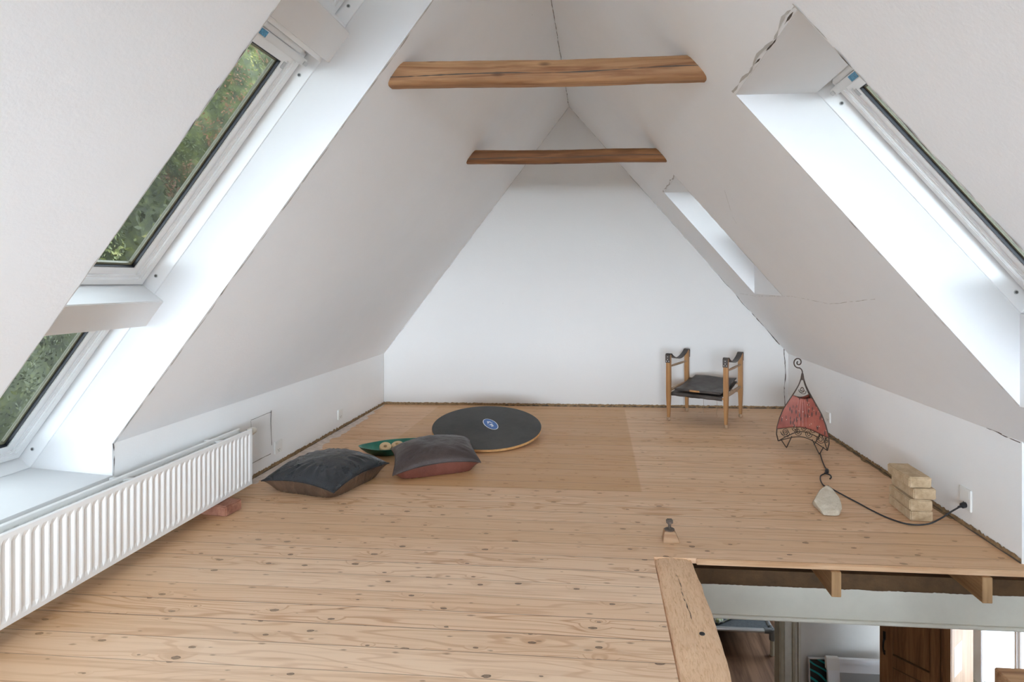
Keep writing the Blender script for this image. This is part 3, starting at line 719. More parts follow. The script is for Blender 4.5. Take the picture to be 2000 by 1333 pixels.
# ------------------------------------------------------------------ logs across the loft
def log(name, y, z, r, label, seed):
    m = MB(); xs0 = None; seg = 22; n = 60
    def xl(zz): return LK + (zz - LKZ) / (RZ - LKZ) * (RX - LK)
    def xr(zz): return RK + (zz - RKZ) / (RZ - RKZ) * (RX - RK)
    vs = []
    for i in range(n + 1):
        t = i / n
        for k in range(seg):
            a = 2 * PI * k / seg
            rr = r * (1 + .045 * noise.noise(V(t * 5, math.cos(a) * .8 + seed, math.sin(a) * .8)) + .025 * noise.noise(V(t * 25, math.cos(a) * 2, math.sin(a) * 2 + seed)))
            ca, sa = math.cos(a), math.sin(a)
            q = (abs(ca) ** 3.2 + abs(sa) ** 3.2) ** (-1 / 3.2); rr *= .94 * q if q < 1.25 else .94 * 1.25   # slightly squared log
            zz = z + sa * rr - .005 * t + .003 * math.sin(t * 7 + seed); yy = y + ca * rr + .012 * (t - .5)
            x0, x1 = xl(zz) + .001, xr(zz) - .001
            # drying crack along the front
            ac = 3.55 + .10 * math.sin(t * 6) if seed == 1 else 3.50 + .06 * math.sin(t * 9)
            d = abs((a - ac + PI) % (2 * PI) - PI)
            vs.append((x0 + (x1 - x0) * t, yy, zz))
    fs = [(i * seg + k, i * seg + (k + 1) % seg, (i + 1) * seg + (k + 1) % seg, (i + 1) * seg + k) for i in range(n) for k in range(seg)]
    fs += [tuple(range(seg - 1, -1, -1)), tuple(n * seg + k for k in range(seg))]
    m.add(vs, fs); o = m.build(name, M['log'] if seed == 1 else M['log2'], smooth=True); tag(o, label, 'beam')
    # the long split, a thin dark wedge lying in the face
    mm = MB(); P_ = []
    for i in range(n + 1):
        t = i / n; ac = PI + .25 + .30 * (.5 - t) + .05 * math.sin(t * 11 + seed)
        ca, sa = math.cos(ac), math.sin(ac); q = (abs(ca) ** 3.2 + abs(sa) ** 3.2) ** (-1 / 3.2) * .94
        rr = r * q * (1 + .045 * noise.noise(V(t * 5, ca * .8 + seed, sa * .8))) + .0012
        zz = z - sa * rr * 0 + sa * rr - .005 * t + .003 * math.sin(t * 7 + seed); yy = y + ca * rr + .012 * (t - .5)
        x0, x1 = xl(zz), xr(zz); hw = .0024 * max(.10, (.75 + .9 * noise.noise(V(t * 7, seed, 2)) + .6 * noise.noise(V(t * 40, seed, 2)))) * (1.3 - .5 * t)
        P_ += [(x0 + (x1 - x0) * t, yy, zz - hw), (x0 + (x1 - x0) * t, yy, zz + hw)]
    mm.add(P_, [(2 * i, 2 * i + 1, 2 * i + 3, 2 * i + 2) for i in range(n)]); mm.build('split', M['crack'], o)
    return o
log('collar_log', 2.435, 2.112, .055, 'large weathered log tying the two roof slopes, nearest the camera', 1)
log('collar_log', 3.955, 2.088, .049, 'smaller darker log across the roof, farther off near the gable', 2)

# ------------------------------------------------------------------ radiator
RXF = -1.950; rz0, rz1 = .060, .370; ry0, ry1 = .35, 3.045
rad = empty('radiator', (-2.0, 1.7, rz0), label='long low white ribbed radiator along the left knee wall under the window', cat='radiator')
def rad_panel(xf, name):
    m = MB(); P = .0333; n = int((ry1 - ry0 - .03) / P); prof = [(0, 0), (.10, .12), (.32, 1), (.60, 1), (.86, .12)]
    zs = [(rz0 + .004, 0), (rz0 + .016, 0), (rz0 + .034, 1), (rz1 - .036, 1), (rz1 - .018, 0), (rz1 - .002, 0)]
    ysl = []; y = ry0 + .015
    for i in range(n):
        for t, h in prof: ysl.append((y + (i + t) * P, h))
    ysl = [(ry0, 0)] + ysl + [(ry1, 0)]
    vs = []
    for z, k in zs:
        for yy, h in ysl: vs.append((xf - .0 - .0055 * h * k, yy, z))
    w_ = len(ysl); fs = [(r * w_ + i, r * w_ + i + 1, (r + 1) * w_ + i + 1, (r + 1) * w_ + i) for r in range(len(zs) - 1) for i in range(w_ - 1)]
    m.add(vs, fs)
    m.box((xf - .014, ry0, rz0), (xf - .001, ry1, rz0 + .010)); m.tube([(xf - .006, ry0, rz1 - .003), (xf - .006, ry1, rz1 - .003)], .0065, 10)
    m.box((xf - .013, ry1 - .003, rz0), (xf, ry1, rz1)); m.box((xf - .013, ry0, rz0 + .01), (xf - .011, ry1, rz1 - .004))
    return m.build(name, M['radiator'], rad)
rad_panel(RXF, 'front_panel')
rad_panel(RXF - .075, 'back_panel')
for yy in (.95, 2.27, 2.85):
    m = MB(); m.box((RXF - .085, yy - .012, rz1 - .02), (RXF - .006, yy + .012, rz1 - .012)); m.box((RXF - .14, yy - .010, rz0 + .05), (RXF - .086, yy + .010, rz1 - .01)); m.build('bracket', M['radiator'], rad, bevel=.001)
m = MB()
for yy in [ry0 + .05 + .05 * i for i in range(52)]: m.box((RXF - .072, yy, rz0 + .03), (RXF - .016, yy + .002, rz1 - .045))
m.build('convector_fins', M['radiator'], rad)
m = MB(); m.tube([(RXF - .045, ry1 - .01, rz1 - .03), (RXF - .045, ry1 + .022, rz1 - .03)], .010, 14); m.tube([(RXF - .045, ry1 + .012, rz1 - .03), (RXF - .10, ry1 + .015, rz1 - .03), (RXF - .148, ry1 + .015, rz1 - .03)], .008, 12)
vb = m.build('valve', M['steel'], rad, smooth=True)
m = MB(); m.lathe([(.014, 0), (.016, .004), (.016, .012), (.0195, .014), (.0215, .022), (.0215, .048), (.0195, .052), (.019, .066), (.016, .072)], (RXF - .045, ry1 + .018, rz1 - .03), 28, (0, 1, 0))
m.build('thermostat_head', M['cream'], vb, smooth=True)
m = MB()
for k in range(10):
    a = 2 * PI * k / 10; m.box((RXF - .045 + .0165 * math.cos(a) - .002, ry1 + .022, rz1 - .03 + .0165 * math.sin(a) - .0015), (RXF - .045 + .0165 * math.cos(a) + .002, ry1 + .030, rz1 - .03 + .0165 * math.sin(a) + .0015))
m.build('scale_ring', M['black_hole'], vb)

# ------------------------------------------------------------------ bricks
def brick(mat, c, ang, label, dims=(.108, .228, .054), group=None, seed=0, cat='brick'):
    m = MB(); dx, dy, dz = dims
    bm_ = bmesh.new(); bmesh.ops.create_cube(bm_, size=1)
    bmesh.ops.scale(bm_, vec=(dx, dy, dz), verts=bm_.verts)
    bmesh.ops.bevel(bm_, geom=bm_.edges[:], offset=.005, segments=2, affect='EDGES')
    bmesh.ops.subdivide_edges(bm_, edges=[e for e in bm_.edges if e.calc_length() > .03], cuts=6, use_grid_fill=True)
    for v in bm_.verts:
        k = noise.noise(v.co * 45 + V(seed * 3.1, 0, 0)); k2 = noise.noise(v.co * 14 + V(0, seed * 5.3, 0))
        edge = sum(1 for q, d in zip(v.co, (dx, dy, dz)) if abs(abs(q) - d / 2) < .007)
        if edge >= 2: v.co *= 1 - .025 * max(0, k + .2)
        v.co += V(k2 * .0018, k2 * .0016, 0)
    me = bpy.data.meshes.new('brick'); bm_.to_mesh(me); bm_.free(); me.materials.append(mat)
    for p in me.polygons: p.use_smooth = True
    o = bpy.data.objects.new('brick', me); COL.objects.link(o); o.location = c; o.rotation_euler = (0, 0, ang)
    try: me.set_sharp_from_angle(angle=math.radians(50))
    except Exception: pass
    return tag(o, label, cat, group)
ba = math.radians(-2)
brick(M['yellow_brick'], (1.622, 3.070, .0275), ba, 'yellow brick at the bottom of the stack of four by the right wall', seed=1, group='stack of yellow bricks by the right wall')
brick(M['yellow_brick'], (1.620, 3.066, .0830), ba - .02, 'yellow brick third from the top in the stack by the right wall', seed=2, group='stack of yellow bricks by the right wall')
brick(M['yellow_brick'], (1.634, 3.066, .1385), ba + .02, 'yellow brick second from the top of the stack, pushed slightly to the right', seed=3, group='stack of yellow bricks by the right wall')
brick(M['yellow_brick'], (1.616, 3.072, .1940), ba + .01, 'topmost yellow brick of the stack beside the wall socket', seed=4, group='stack of yellow bricks by the right wall')
brick(M['red_brick'], (-1.998, 2.806, .0275), math.radians(90 - 8), 'reddish brick lying on the floor, propping up the radiator end', seed=5)

# ------------------------------------------------------------------ cushions
def cushion(name, c4, zs, top_h, bot, top_mat, bot_mat, label, pull=.07, seed=0, folds=1.0, bl=None, rise=.02):
    """c4: seam corners (x,y) in order; zs: seam height at corners"""
    cx_ = sum(p[0] for p in c4) / 4; cy2 = sum(p[1] for p in c4) / 4
    root = empty(name, (cx_, cy2, 0), label=label, cat='cushion'); N = 84
    def seam(u, v):
        w4 = ((1 - u) * (1 - v), u * (1 - v), u * v, (1 - u) * v)
        x = sum(w * p[0] for w, p in zip(w4, c4)); y = sum(w * p[1] for w, p in zip(w4, c4)); z = sum(w * q for w, q in zip(w4, zs))
        a, b = 2 * u - 1, 2 * v - 1
        # sides pulled in between the corners
        ku = pull * (1 - b * b) * a; kv = pull * (1 - a * a) * b
        z += rise * max(1 - a * a if abs(b) > abs(a) else 0, 1 - b * b if abs(a) >= abs(b) else 0) * max(abs(a), abs(b)) ** 2
        ex = V(c4[1][0] - c4[0][0], c4[1][1] - c4[0][1], 0) * .5; ey = V(c4[3][0] - c4[0][0], c4[3][1] - c4[0][1], 0) * .5
        return V(x, y, z) - ex * ku - ey * kv, a, b
    def sheet(sign):
        m = MB(); vs = []
        for j in range(N + 1):
            for i in range(N + 1):
                p, a, b = seam(i / N, j / N)
                e = ((1 - abs(a) ** 2.3) * (1 - abs(b) ** 2.3)); h = max(0, e) ** .52
                r_ = math.hypot(a, b)
                fold = 0
                if sign > 0:
                    h_ = top_h * h
                    # radiating creases from the seams
                    ang = math.atan2(b, a); edge = max(abs(a), abs(b))
                    amp = max(0, 1 - abs(edge - .74) / .26) * .016 * folds
                    rk = lambda q: 1 - 2.6 * abs(q)
                    fold = amp * (rk(noise.noise(V(ang * 3.4 + seed, edge * 1.2, seed))) * .8 + .25 * rk(noise.noise(V(ang * 8 + seed, edge * 2, 3))) - .4)
                    fold += .007 * noise.noise(V(p.x * 9, p.y * 9, seed)) * h + .0015 * noise.noise(V(p.x * 26, p.y * 26, seed)) * h
                    p = p + V(0, 0, h_ + fold * min(1, h * 2))
                else:
                    ang = math.atan2(b, a); edge = max(abs(a), abs(b))
                    fold = .004 * noise.noise(V(ang * 14 + seed, edge, 7)) * (1 if edge > .6 else 0)
                    p = V(p.x, p.y, max(.002 + .0, p.z - p.z * min(1, 2.4 * h) ** 1.4))
                    p.x += fold; p.y += fold
                vs.append(p)
        fs = [(j * (N + 1) + i, j * (N + 1) + i + 1, (j + 1) * (N + 1) + i + 1, (j + 1) * (N + 1) + i) for j in range(N) for i in range(N)]
        m.add(vs, fs); return m
    sheet(1).build('top_panel', top_mat, root, smooth=True)
    sheet(-1).build('bottom_panel', bot_mat, root, smooth=True, label=bl)
    pts = []
    for k in range(4):
        for t in range(20):
            q = t / 20; u, v = [(q, 0), (1, q), (1 - q, 1), (0, 1 - q)][k]; pts.append(seam(u, v)[0] + V(0, 0, .001))
    m = MB(); m.tube(pts, .0035, 6, closed=True); m.build('seam', top_mat, root, smooth=True)
    return root
cushion('cushion', [(-1.915, 3.075), (-1.435, 2.965), (-1.300, 3.425), (-1.80, 3.56)], [.066, .052, .070, .07], .105, 0, M['leather_black'], M['leather_brown'],
        'large black leather cushion lying flat beside the radiator end', .075, 3, .6, bl='brown leather underside')
cushion('cushion', [(-1.222, 3.275), (-.738, 3.510), (-.905, 3.925), (-1.39, 3.69)], [.045, .062, .085, .08], .100, 0, M['leather_taupe'], M['leather_red'],
        'greyish-brown leather cushion with reddish underside, in front of the black round board', .085, 11, .32, bl='red-brown leather underside', rise=.028)

# ------------------------------------------------------------------ green bowl with wooden rings
def bowl():
    c = V(-1.452, 3.852, 0); ang = math.radians(31); A, B = .195, .132; H = .062
    root = empty('bowl', (c.x, c.y, 0), label='long shallow green wooden bowl, paint worn, holding two wooden rings', cat='bowl')
    def P(t, k, z, inset=0):
        a = t; x = math.cos(a) * (A - inset) * k; y = math.sin(a) * (B - inset) * k * (1 - .10 * math.cos(a) ** 2)
        x *= 1 + .10 * abs(math.cos(a)) ** 6
        ca, sa = math.cos(ang), math.sin(ang); return V(c.x + ca * x - sa * y, c.y + sa * x + ca * y, z)
    seg = 56
    def shell(prof, name, mat, parent):
        m = MB(); vs = [P(2 * PI * i / seg, k, z + (.016 * abs(math.cos(2 * PI * i / seg)) ** 3 * k ** 4 if z > .02 else 0), ins) for k, z, ins in prof for i in range(seg)]
        fs = [(r * seg + i, r * seg + (i + 1) % seg, (r + 1) * seg + (i + 1) % seg, (r + 1) * seg + i) for r in range(len(prof) - 1) for i in range(seg)]
        fs.append(tuple(range(seg)) if prof[0][0] < prof[-1][0] else tuple((len(prof) - 1) * seg + i for i in range(seg)))
        m.add(vs, fs); return m.build(name, mat, parent, smooth=True)
    shell([(.42, .0, 0), (.55, .006, 0), (.75, .022, 0), (.92, .045, 0), (1.0, H, 0)], 'outer_side', M['bowl_out'], root)
    shell([(.40, .013, 0), (.55, .017, 0), (.74, .030, 0), (.90, .048, 0), (.965, H, 0), (1.0, H, 0)], 'inner_side', M['bowl'], root)
bowl()
def wood_ring(c, ax, label):
    R, r, h = .040, .011, .030; ax = Vector(ax).normalized()
    prof = [(r, 0), (R - .006, 0), (R, .006), (R, h - .006), (R - .006, h), (r + .003, h), (r, h - .003)]
    u = ax.orthogonal().normalized(); w_ = ax.cross(u); c = Vector(c); seg = 30; m = MB()
    vs = [c + ax * hh + (u * math.cos(2 * PI * k / seg) + w_ * math.sin(2 * PI * k / seg)) * rr for rr, hh in prof for k in range(seg)]
    n = len(prof); fs = [(i * seg + k, i * seg + (k + 1) % seg, ((i + 1) % n) * seg + (k + 1) % seg, ((i + 1) % n) * seg + k) for i in range(n) for k in range(seg)]
    m.add(vs, fs); o = m.build('wooden_ring', M['ring'], smooth=True); tag(o, label, 'ring', 'wooden rings in the green bowl')
wood_ring((-1.470, 3.800, .046), (.22, -.45, .80), 'pale wooden ring with a centre hole, left one of the pair in the green bowl')
wood_ring((-1.404, 3.858, .042), (.02, -.25, .93), 'pale wooden ring with a centre hole, right one of the pair in the green bowl')

# ------------------------------------------------------------------ round balance board
bb = empty('balance_board', (-.857, 4.32, 0), label='large round black-topped balance board resting tilted on the floor', cat='balance board')
R = .422; tilt = .150; az = .29; thk = .020
Mb = Matrix.Translation((-.857, 4.318, R * math.sin(tilt) + .023)) @ Matrix.Rotation(az, 4, 'Z') @ Matrix.Rotation(tilt, 4, 'X')
def xf(m, Mx): m.v = [tuple(Mx @ Vector(v)) for v in m.v]; return m
m = MB(); m.lathe([(R - .004, -thk), (R, -thk + .003), (R, -.003), (R - .003, -.001)], (0, 0, 0), 96); xf(m, Mb).build('plywood_disc', M['ply'], bb, smooth=True)
m = MB(); m.lathe([(R - .0025, -.0012), (R - .0025, .0004)], (0, 0, 0), 96); xf(m, Mb).build('black_surface', M['board'], bb)
m = MB(); m.lathe([(.085, -thk), (.078, -.045), (.055, -.075), (.02, -.085)], (0, 0, 0), 32); xf(m, Mb).build('underside_dome', M['leather_chair'], bb, smooth=True)
# oval sticker: white border, blue field, white emblem marks
def oval(rx, ry, z, name, mat, parent):
    m = MB(); n = 40; vs = [(math.cos(2 * PI * k / n) * rx, math.sin(2 * PI * k / n) * ry, z) for k in range(n)]
    m.add(vs + [(x, y, z + .0006) for x, y, _ in vs], [tuple(range(n - 1, -1, -1)), tuple(range(n, 2 * n))] + [(k, (k + 1) % n, (k + 1) % n + n, k + n) for k in range(n)])
    return xf(m, Mk).build(name, mat, parent)
Mk = Mb @ Matrix.Translation((.028, .030, 0)) @ Matrix.Rotation(math.radians(-76), 4, 'Z')
M['white_ink'] = simple('white_print', (.78, .80, .84), .5); M['blue_ink'] = simple('blue_print', (.035, .14, .42), .45, nscale=50, namt=.15)
st = oval(.112, .050, .0006, 'sticker', M['white_ink'], bb); oval(.105, .044, .0014, 'blue_field', M['blue_ink'], st)
m = MB()
for (x, y, rx, ry, an) in ((-.040, .006, .016, .007, .5), (-.030, -.010, .018, .006, -.2), (-.050, -.006, .008, .005, 0), (-.018, .014, .006, .004, 0),
                           (.020, -.002, .020, .009, .1), (.042, .003, .016, .007, -.35), (.008, .010, .008, .005, .8), (.052, -.010, .006, .003, 0),
                           (-.005, -.022, .003, .003, 0), (.016, -.024, .003, .003, 0), (.036, -.020, .003, .003, 0), (-.026, .024, .004, .003, 0)):
    n = 14; pts = []
    for k in range(n):
        a = 2 * PI * k / n; q = 1 + .25 * math.sin(3 * a + x * 90); px_, py_ = math.cos(a) * rx * q, math.sin(a) * ry * q
        pts.append((x + px_ * math.cos(an) - py_ * math.sin(an), y + px_ * math.sin(an) + py_ * math.cos(an), .0023))
    m.add(pts, [tuple(range(n))])
xf(m, Mk).build('white_emblem', M['white_ink'], st)

# ------------------------------------------------------------------ safari chair
def chair():
    L = dict(FL=V(.612, 4.951, 0), FR=V(1.046, 4.710, 0), BL=V(.825, 5.325, 0), BR=V(1.262, 5.115, 0))
    c = sum(L.values(), V(0, 0, 0)) / 4
    root = empty('safari_chair', (c.x, c.y, 0), label='low safari chair with oak legs and dark leather seat and arm straps, no backrest', cat='chair')
    ex = (L['FR'] - L['FL']).normalized(); ey = V(-ex.y, ex.x, 0)
    for k, p in L.items():
        m = MB(); H = .575
        def sec(z, wx, wy): return [p + ex * sx * wx / 2 + ey * sy * wy / 2 + V(0, 0, z) for sx, sy in ((-1, -1), (1, -1), (1, 1), (-1, 1))]
        lv = [(.030, .024, .024), (.10, .028, .028), (.20, .036, .034), (.24, .038, .036), (H - .01, .038, .036), (H, .032, .030)]
        vs = [q for z, a, b in lv for q in sec(z, a, b)]
        fs = [(i * 4 + k2, i * 4 + (k2 + 1) % 4, (i + 1) * 4 + (k2 + 1) % 4, (i + 1) * 4 + k2) for i in range(len(lv) - 1) for k2 in range(4)]
        fs += [(3, 2, 1, 0), tuple(20 + k2 for k2 in range(4))]
        m.add(vs, fs); lg = m.build('leg', M['chair_wood'], root, bevel=.003)
        m = MB(); m.lathe([(.010, 0), (.015, .004), (.0165, .014), (.0155, .026), (.012, .032)], p, 16); m.build('foot', M['dowel'], lg, smooth=True)
    def rail(a, b, z0, z1, r, name, mat):
        A, B = L[a] + V(0, 0, z0), L[b] + V(0, 0, z1); n = 8
        m = MB(); m.tube([A.lerp(B, i / n) for i in range(n + 1)], [r * (.62 + .38 * math.sin(PI * i / n)) for i in range(n + 1)], 14); return m.build(name, mat, root, smooth=True)
    rail('FL', 'BL', .470, .470, .0105, 'arm_rail', M['dowel']); rail('FR', 'BR', .470, .470, .0105, 'arm_rail', M['dowel'])
    rail('FL', 'BL', .262, .275, .016, 'side_rail', M['dowel']); rail('FR', 'BR', .262, .275, .016, 'side_rail', M['dowel'])
    rail('FL', 'FR', .236, .240, .0125, 'front_rail', M['chair_wood']); rail('BL', 'BR', .232, .232, .0125, 'lower_back_rail', M['dowel'])
    rail('BL', 'BR', .300, .300, .0125, 'back_rail', M['dowel'])
    # arm straps
    for a, b in (('FL', 'BL'), ('FR', 'BR')):
        A, B = L[a], L[b]; d = (B - A); dn = d.normalized(); path = [A - dn * .022 + V(0, 0, .505), A - dn * .022 + V(0, 0, .568), A - dn * .012 + V(0, 0, .580)]
        for i in range(17):
            t = .04 + .92 * i / 16; s = math.sin(PI * (i / 16)) ** .8
            path.append(A + d * t + V(0, 0, .580 - .062 * s))
        path += [B + dn * .012 + V(0, 0, .580), B + dn * .022 + V(0, 0, .568), B + dn * .022 + V(0, 0, .505)]
        m = MB(); vs = []; hw = .021; n = len(path)
        for i, p in enumerate(path):
            t = (path[min(i + 1, n - 1)] - path[max(i - 1, 0)]).normalized(); nn = ex.cross(t).normalized()
            s = max(0, math.sin(PI * i / (n - 1))); wd = hw * (1 + .15 * s)
            for sx, so in ((-1, 0), (1, 0), (1, .003), (-1, .003)): vs.append(p + ex * sx * wd + nn * (so if abs(t.z) < 2 else so))
        fs = [(i * 4 + k, i * 4 + (k + 1) % 4, (i + 1) * 4 + (k + 1) % 4, (i + 1) * 4 + k) for i in range(n - 1) for k in range(4)] + [(3, 2, 1, 0), tuple((n - 1) * 4 + k for k in range(4))]
        m.add(vs, fs); sp = m.build('arm_strap', M['leather_chair'], root)
        m = MB()
        for (dx, z) in ((0, .556), (0, .534), (-.011, .518), (.011, .518)):
            q = A - dn * .0255 + ex * dx + V(0, 0, z); m.lathe([(.0035, 0), (.0035, .0008), (.002, .0022)], q, 10, -dn)
        m.build('rivets', M['socket'], sp, smooth=True)
    # seat sling, wrapped round the front rail
    FLp, FRp, BLp, BRp = L['FL'] + ex * .028, L['FR'] - ex * .030, L['BL'] + ex * .028, L['BR'] - ex * .028
    def sheet(us, fn, name, thick=.003, nu=24):
        m = MB(); vs = []; n = len(us)
        for i, u in enumerate(us):
            for j in range(nu + 1):
                vs.append(fn(u, j / nu))
        w_ = nu + 1; m.add(vs, [(i * w_ + j, i * w_ + j + 1, (i + 1) * w_ + j + 1, (i + 1) * w_ + j) for i in range(n - 1) for j in range(nu)])
        o = m.build(name, M['leather_chair'], root, smooth=True); sd = o.modifiers.new('t', 'SOLIDIFY'); sd.thickness = thick; sd.offset = 0; return o
    def seat(u, v):
        a = FLp.lerp(FRp, v); b = BLp.lerp(BRp, v)
        if u < 0:   # wrap under the front rail
            th = PI * (-u); base = a + V(0, 0, .238)
            return base - ey * .016 * math.sin(th) + V(0, 0, .016 * math.cos(th) - .006 * noise.noise(V(v * 9, 1, 1)) * (-u)) + (ey * .02 * max(0, -u - .8))
        z = .254 + (.316 - .254) * u - .030 * math.sin(PI * u) * (.4 + .6 * math.sin(PI * v)) + .002 * noise.noise(V(u * 5, v * 5, 0))
        return a.lerp(b, u) + V(0, 0, z)
    sheet([-1.0, -.8, -.6, -.4, -.2] + [i / 16 for i in range(17)], seat, 'seat')
    def pad(u, v):
        a = FLp.lerp(FRp, .04 + .93 * v); b = BLp.lerp(BRp, .12 + .86 * v); p = a.lerp(b, u)
        z = .276 + (.338 - .270) * u - .026 * math.sin(PI * u) * (.4 + .6 * math.sin(PI * v)) + .004 * math.sin(v * 7)
        return p + ey * .012 + V(0, 0, z)
    o = sheet([i / 16 * .99 for i in range(17)], pad, 'loose_back_panel', .005)
    m = MB(); A, B = pad(.0, .02), pad(.0, .98); m.tube([A, A.lerp(B, .25), A.lerp(B, .5), A.lerp(B, .75), B], [.011] * 5, 10); m.build('rolled_edge', M['leather_chair'], o, smooth=True)
    m = MB(); A2, B2 = A.lerp(B, .34) - ey * .008, A.lerp(B, .56) - ey * .008; m.tube([A2, B2], .0085, 10); m.build('dowel', M['chair_wood'], o, smooth=True, label='orange-brown dowel showing in a slot of the rolled edge')
    for (t, l) in ((.60, .13), (.86, .15)):
        q = FLp.lerp(FRp, t) + ey * .05 + V(0, 0, .225); m = MB(); m.tube([q, q + V(.002, 0, -.5 * l), q + V(-.002, 0, -.8 * l), q + V(.003, 0, -l)], .0013, 6); m.build('cord', M['dowel'], root)
chair()

# ------------------------------------------------------------------ wrought iron lamp
def lamp():
    ap = V(1.462, 4.165, .545)
    base = [V(1.305, 4.215, .045), V(1.585, 4.030, .035), V(1.640, 4.330, .045)]
    root = empty('floor_lamp', (1.50, 4.19, 0), label='small wrought-iron floor lamp with red-brown hide shade and curled top hook', cat='lamp')
    prof = [(0.0, 0.02), (.08, .06), (.16, .14), (.24, .26), (.31, .38), (.42, .58), (.53, .77), (.66, .92), (.80, 1.03), (.90, 1.05), (1.0, .98)]
    def rib(b, t):   # t: 0 apex .. 1 foot of the rib
        for i in range(len(prof) - 1):
            if prof[i][0] <= t <= prof[i + 1][0]:
                k = (t - prof[i][0]) / (prof[i + 1][0] - prof[i][0]); r_ = prof[i][1] + k * (prof[i + 1][1] - prof[i][1]); break
        h = V(b.x - ap.x, b.y - ap.y, 0); return V(ap.x, ap.y, 0) + h * r_ + V(0, 0, ap.z + (b.z - ap.z) * t)
    rb = []
    for b in base:
        m = MB(); m.tube([rib(b, i / 30) for i in range(31)], .0042, 8); rb.append(m.build('rib', M['iron2'], root, smooth=True))
    def face(b0, b1, t, v):   # point on the hide between two ribs, drawn inwards between them
        p = rib(b0, t).lerp(rib(b1, t), v); c = V(ap.x, ap.y, p.z); cen = (rib(base[0], t) + rib(base[1], t) + rib(base[2], t)) / 3
        return p + (V(cen.x, cen.y, p.z) - p) * .16 * math.sin(PI * v)
    TB = .825
    for i in range(3):
        b0, b1 = base[i], base[(i + 1) % 3]; m = MB(); nt, nv = 22, 60; vs = []
        for a in range(nt + 1):
            for v_ in range(nv + 1):
                v = v_ / nv; arch = math.sin(PI * v)
                t0 = .315 + .035 * arch; t1 = TB - .075 * arch; t = t0 + (t1 - t0) * a / nt
                p = face(b0, b1, t, v); p = p + (p - V(ap.x, ap.y, p.z)).normalized() * (.0011 * math.sin(v * 70) * math.sin(PI * v)); vs.append(p)
        m.add(vs, [(a * (nv + 1) + k, a * (nv + 1) + k + 1, (a + 1) * (nv + 1) + k + 1, (a + 1) * (nv + 1) + k) for a in range(nt) for k in range(nv)])
        sh = m.build('shade', M['shade'], root, smooth=True); sd = sh.modifiers.new('t', 'SOLIDIFY'); sd.thickness = .0025
        # hoops along the shade's bottom and top, lower arched rail, scrolls between
        pl = lambda f: [f(v / 20) for v in range(21)]
        for fn, rr_ in ((lambda v: face(b0, b1, TB - .075 * math.sin(PI * v), v), .0032), (lambda v: face(b0, b1, .318 + .035 * math.sin(PI * v), v), .0028), (lambda v: face(b0, b1, 1.0 - .115 * math.sin(PI * v), v), .0032)):
            m = MB(); m.tube(pl(fn), rr_, 7); m.build('hoop', M['iron2'], root, smooth=True)
        m = MB()
        for q in (.15, .38, .62, .85):
            pts = []
            for k in range(26):
                th = k / 25 * 3.6 * PI; rr = .027 * (1 - k / 30); tt = (1.0 + TB) / 2 - .095 * math.sin(PI * q) + rr * math.sin(th) * 2.1
                vv = q + rr * math.cos(th) * (1 if int(q * 100) % 3 else -1) / .33; pts.append(face(b0, b1, min(1, max(.7, tt)), min(.99, max(.01, vv))))
            m = MB(); m.tube(pts, .0022, 6); m.build('scroll', M['iron2'], root, smooth=True)
        # scroll in the neck
        m = MB(); pts = []
        for k in range(22):
            th = k / 21 * 3 * PI; rr = .30 * (1 - k / 28); pts.append(face(b0, b1, .235 + .055 * rr / .3 * math.sin(th), .5 + rr * math.cos(th)))
        m.tube(pts, .002, 6); m.build('scroll', M['iron2'], root, smooth=True)
    # V feet
    for f, bi, bj, v1, v2 in ((V(1.359, 4.191, .004), 0, 1, .05, .26), (V(1.534, 4.047, .004), 0, 1, .70, .93), (V(1.588, 4.286, .004), 1, 2, .62, .90)):
        p = face(base[bi], base[bj], .985 - .115 * math.sin(PI * v1), v1); q = face(base[bi], base[bj], .985 - .115 * math.sin(PI * v2), v2)
        m = MB(); m.tube([p, f + (p - f) * .10, f, f + (q - f) * .10, q], .0035, 8); m.build('foot', M['iron2'], root, smooth=True)
    # hook
    pts = []; cx0 = ap + V(-.030, .004, .110)
    for k in range(34):
        t = k / 33; th = -.35 * PI - t * 2.9 * PI; rr = .036 * (1 - .0 * t) if t < 0 else .036 * (1 - t) ** .55 + .006 * (1 - t)
        pts.append(cx0 + V(math.cos(th) * rr, 0, math.sin(th) * rr))
    head = [ap + V(0, 0, -.03), ap, ap + V(.001, 0, .022), ap + V(-.008, .001, .048), ap + V(-.020, .002, .058)]
    sp = []
    for k in range(44):
        t = k / 43; th = -.42 * PI - t * 2.9 * PI; rr = .036 * (1 - t * .84); sp.append(ap + V(-.022, .003, .082 - .036 + .034) + V(math.cos(th) * rr - .006, 0, math.sin(th) * rr * 1.12))
    m = MB(); m.tube([ap + V(0, 0, -.03), ap, ap + V(-.001, 0, .016), ap + V(-.006, .001, .030), ap + V(-.014, .002, .037)] + sp, .0042, 8); m.build('hook', M['iron2'], root, smooth=True)
    m = MB(); m.tube([ap + V(0, 0, -.045), ap + V(0, 0, .004)], [.010, .006], 10); m.build('collar', M['iron2'], root, smooth=True)
    return root
lamp()
def smooth_path(pts, n=10):
    P = [Vector(p) for p in pts]; P = [P[0]] + P + [P[-1]]; out = []
    for i in range(1, len(P) - 2):
        for k in range(n):
            t = k / n; a, b, c, d = P[i - 1], P[i], P[i + 1], P[i + 2]
            out.append(.5 * ((2 * b) + (-a + c) * t + (2 * a - 5 * b + 4 * c - d) * t * t + (-a + 3 * b - 3 * c + d) * t ** 3))
    out.append(P[-2]); return out
M['cable'] = simple('black_cable', (.018, .018, .02), .45)
ck = empty('power_cord', (1.45, 3.6, 0), label='thin black cord running from the lamp foot past the stone to the socket', cat='cable')
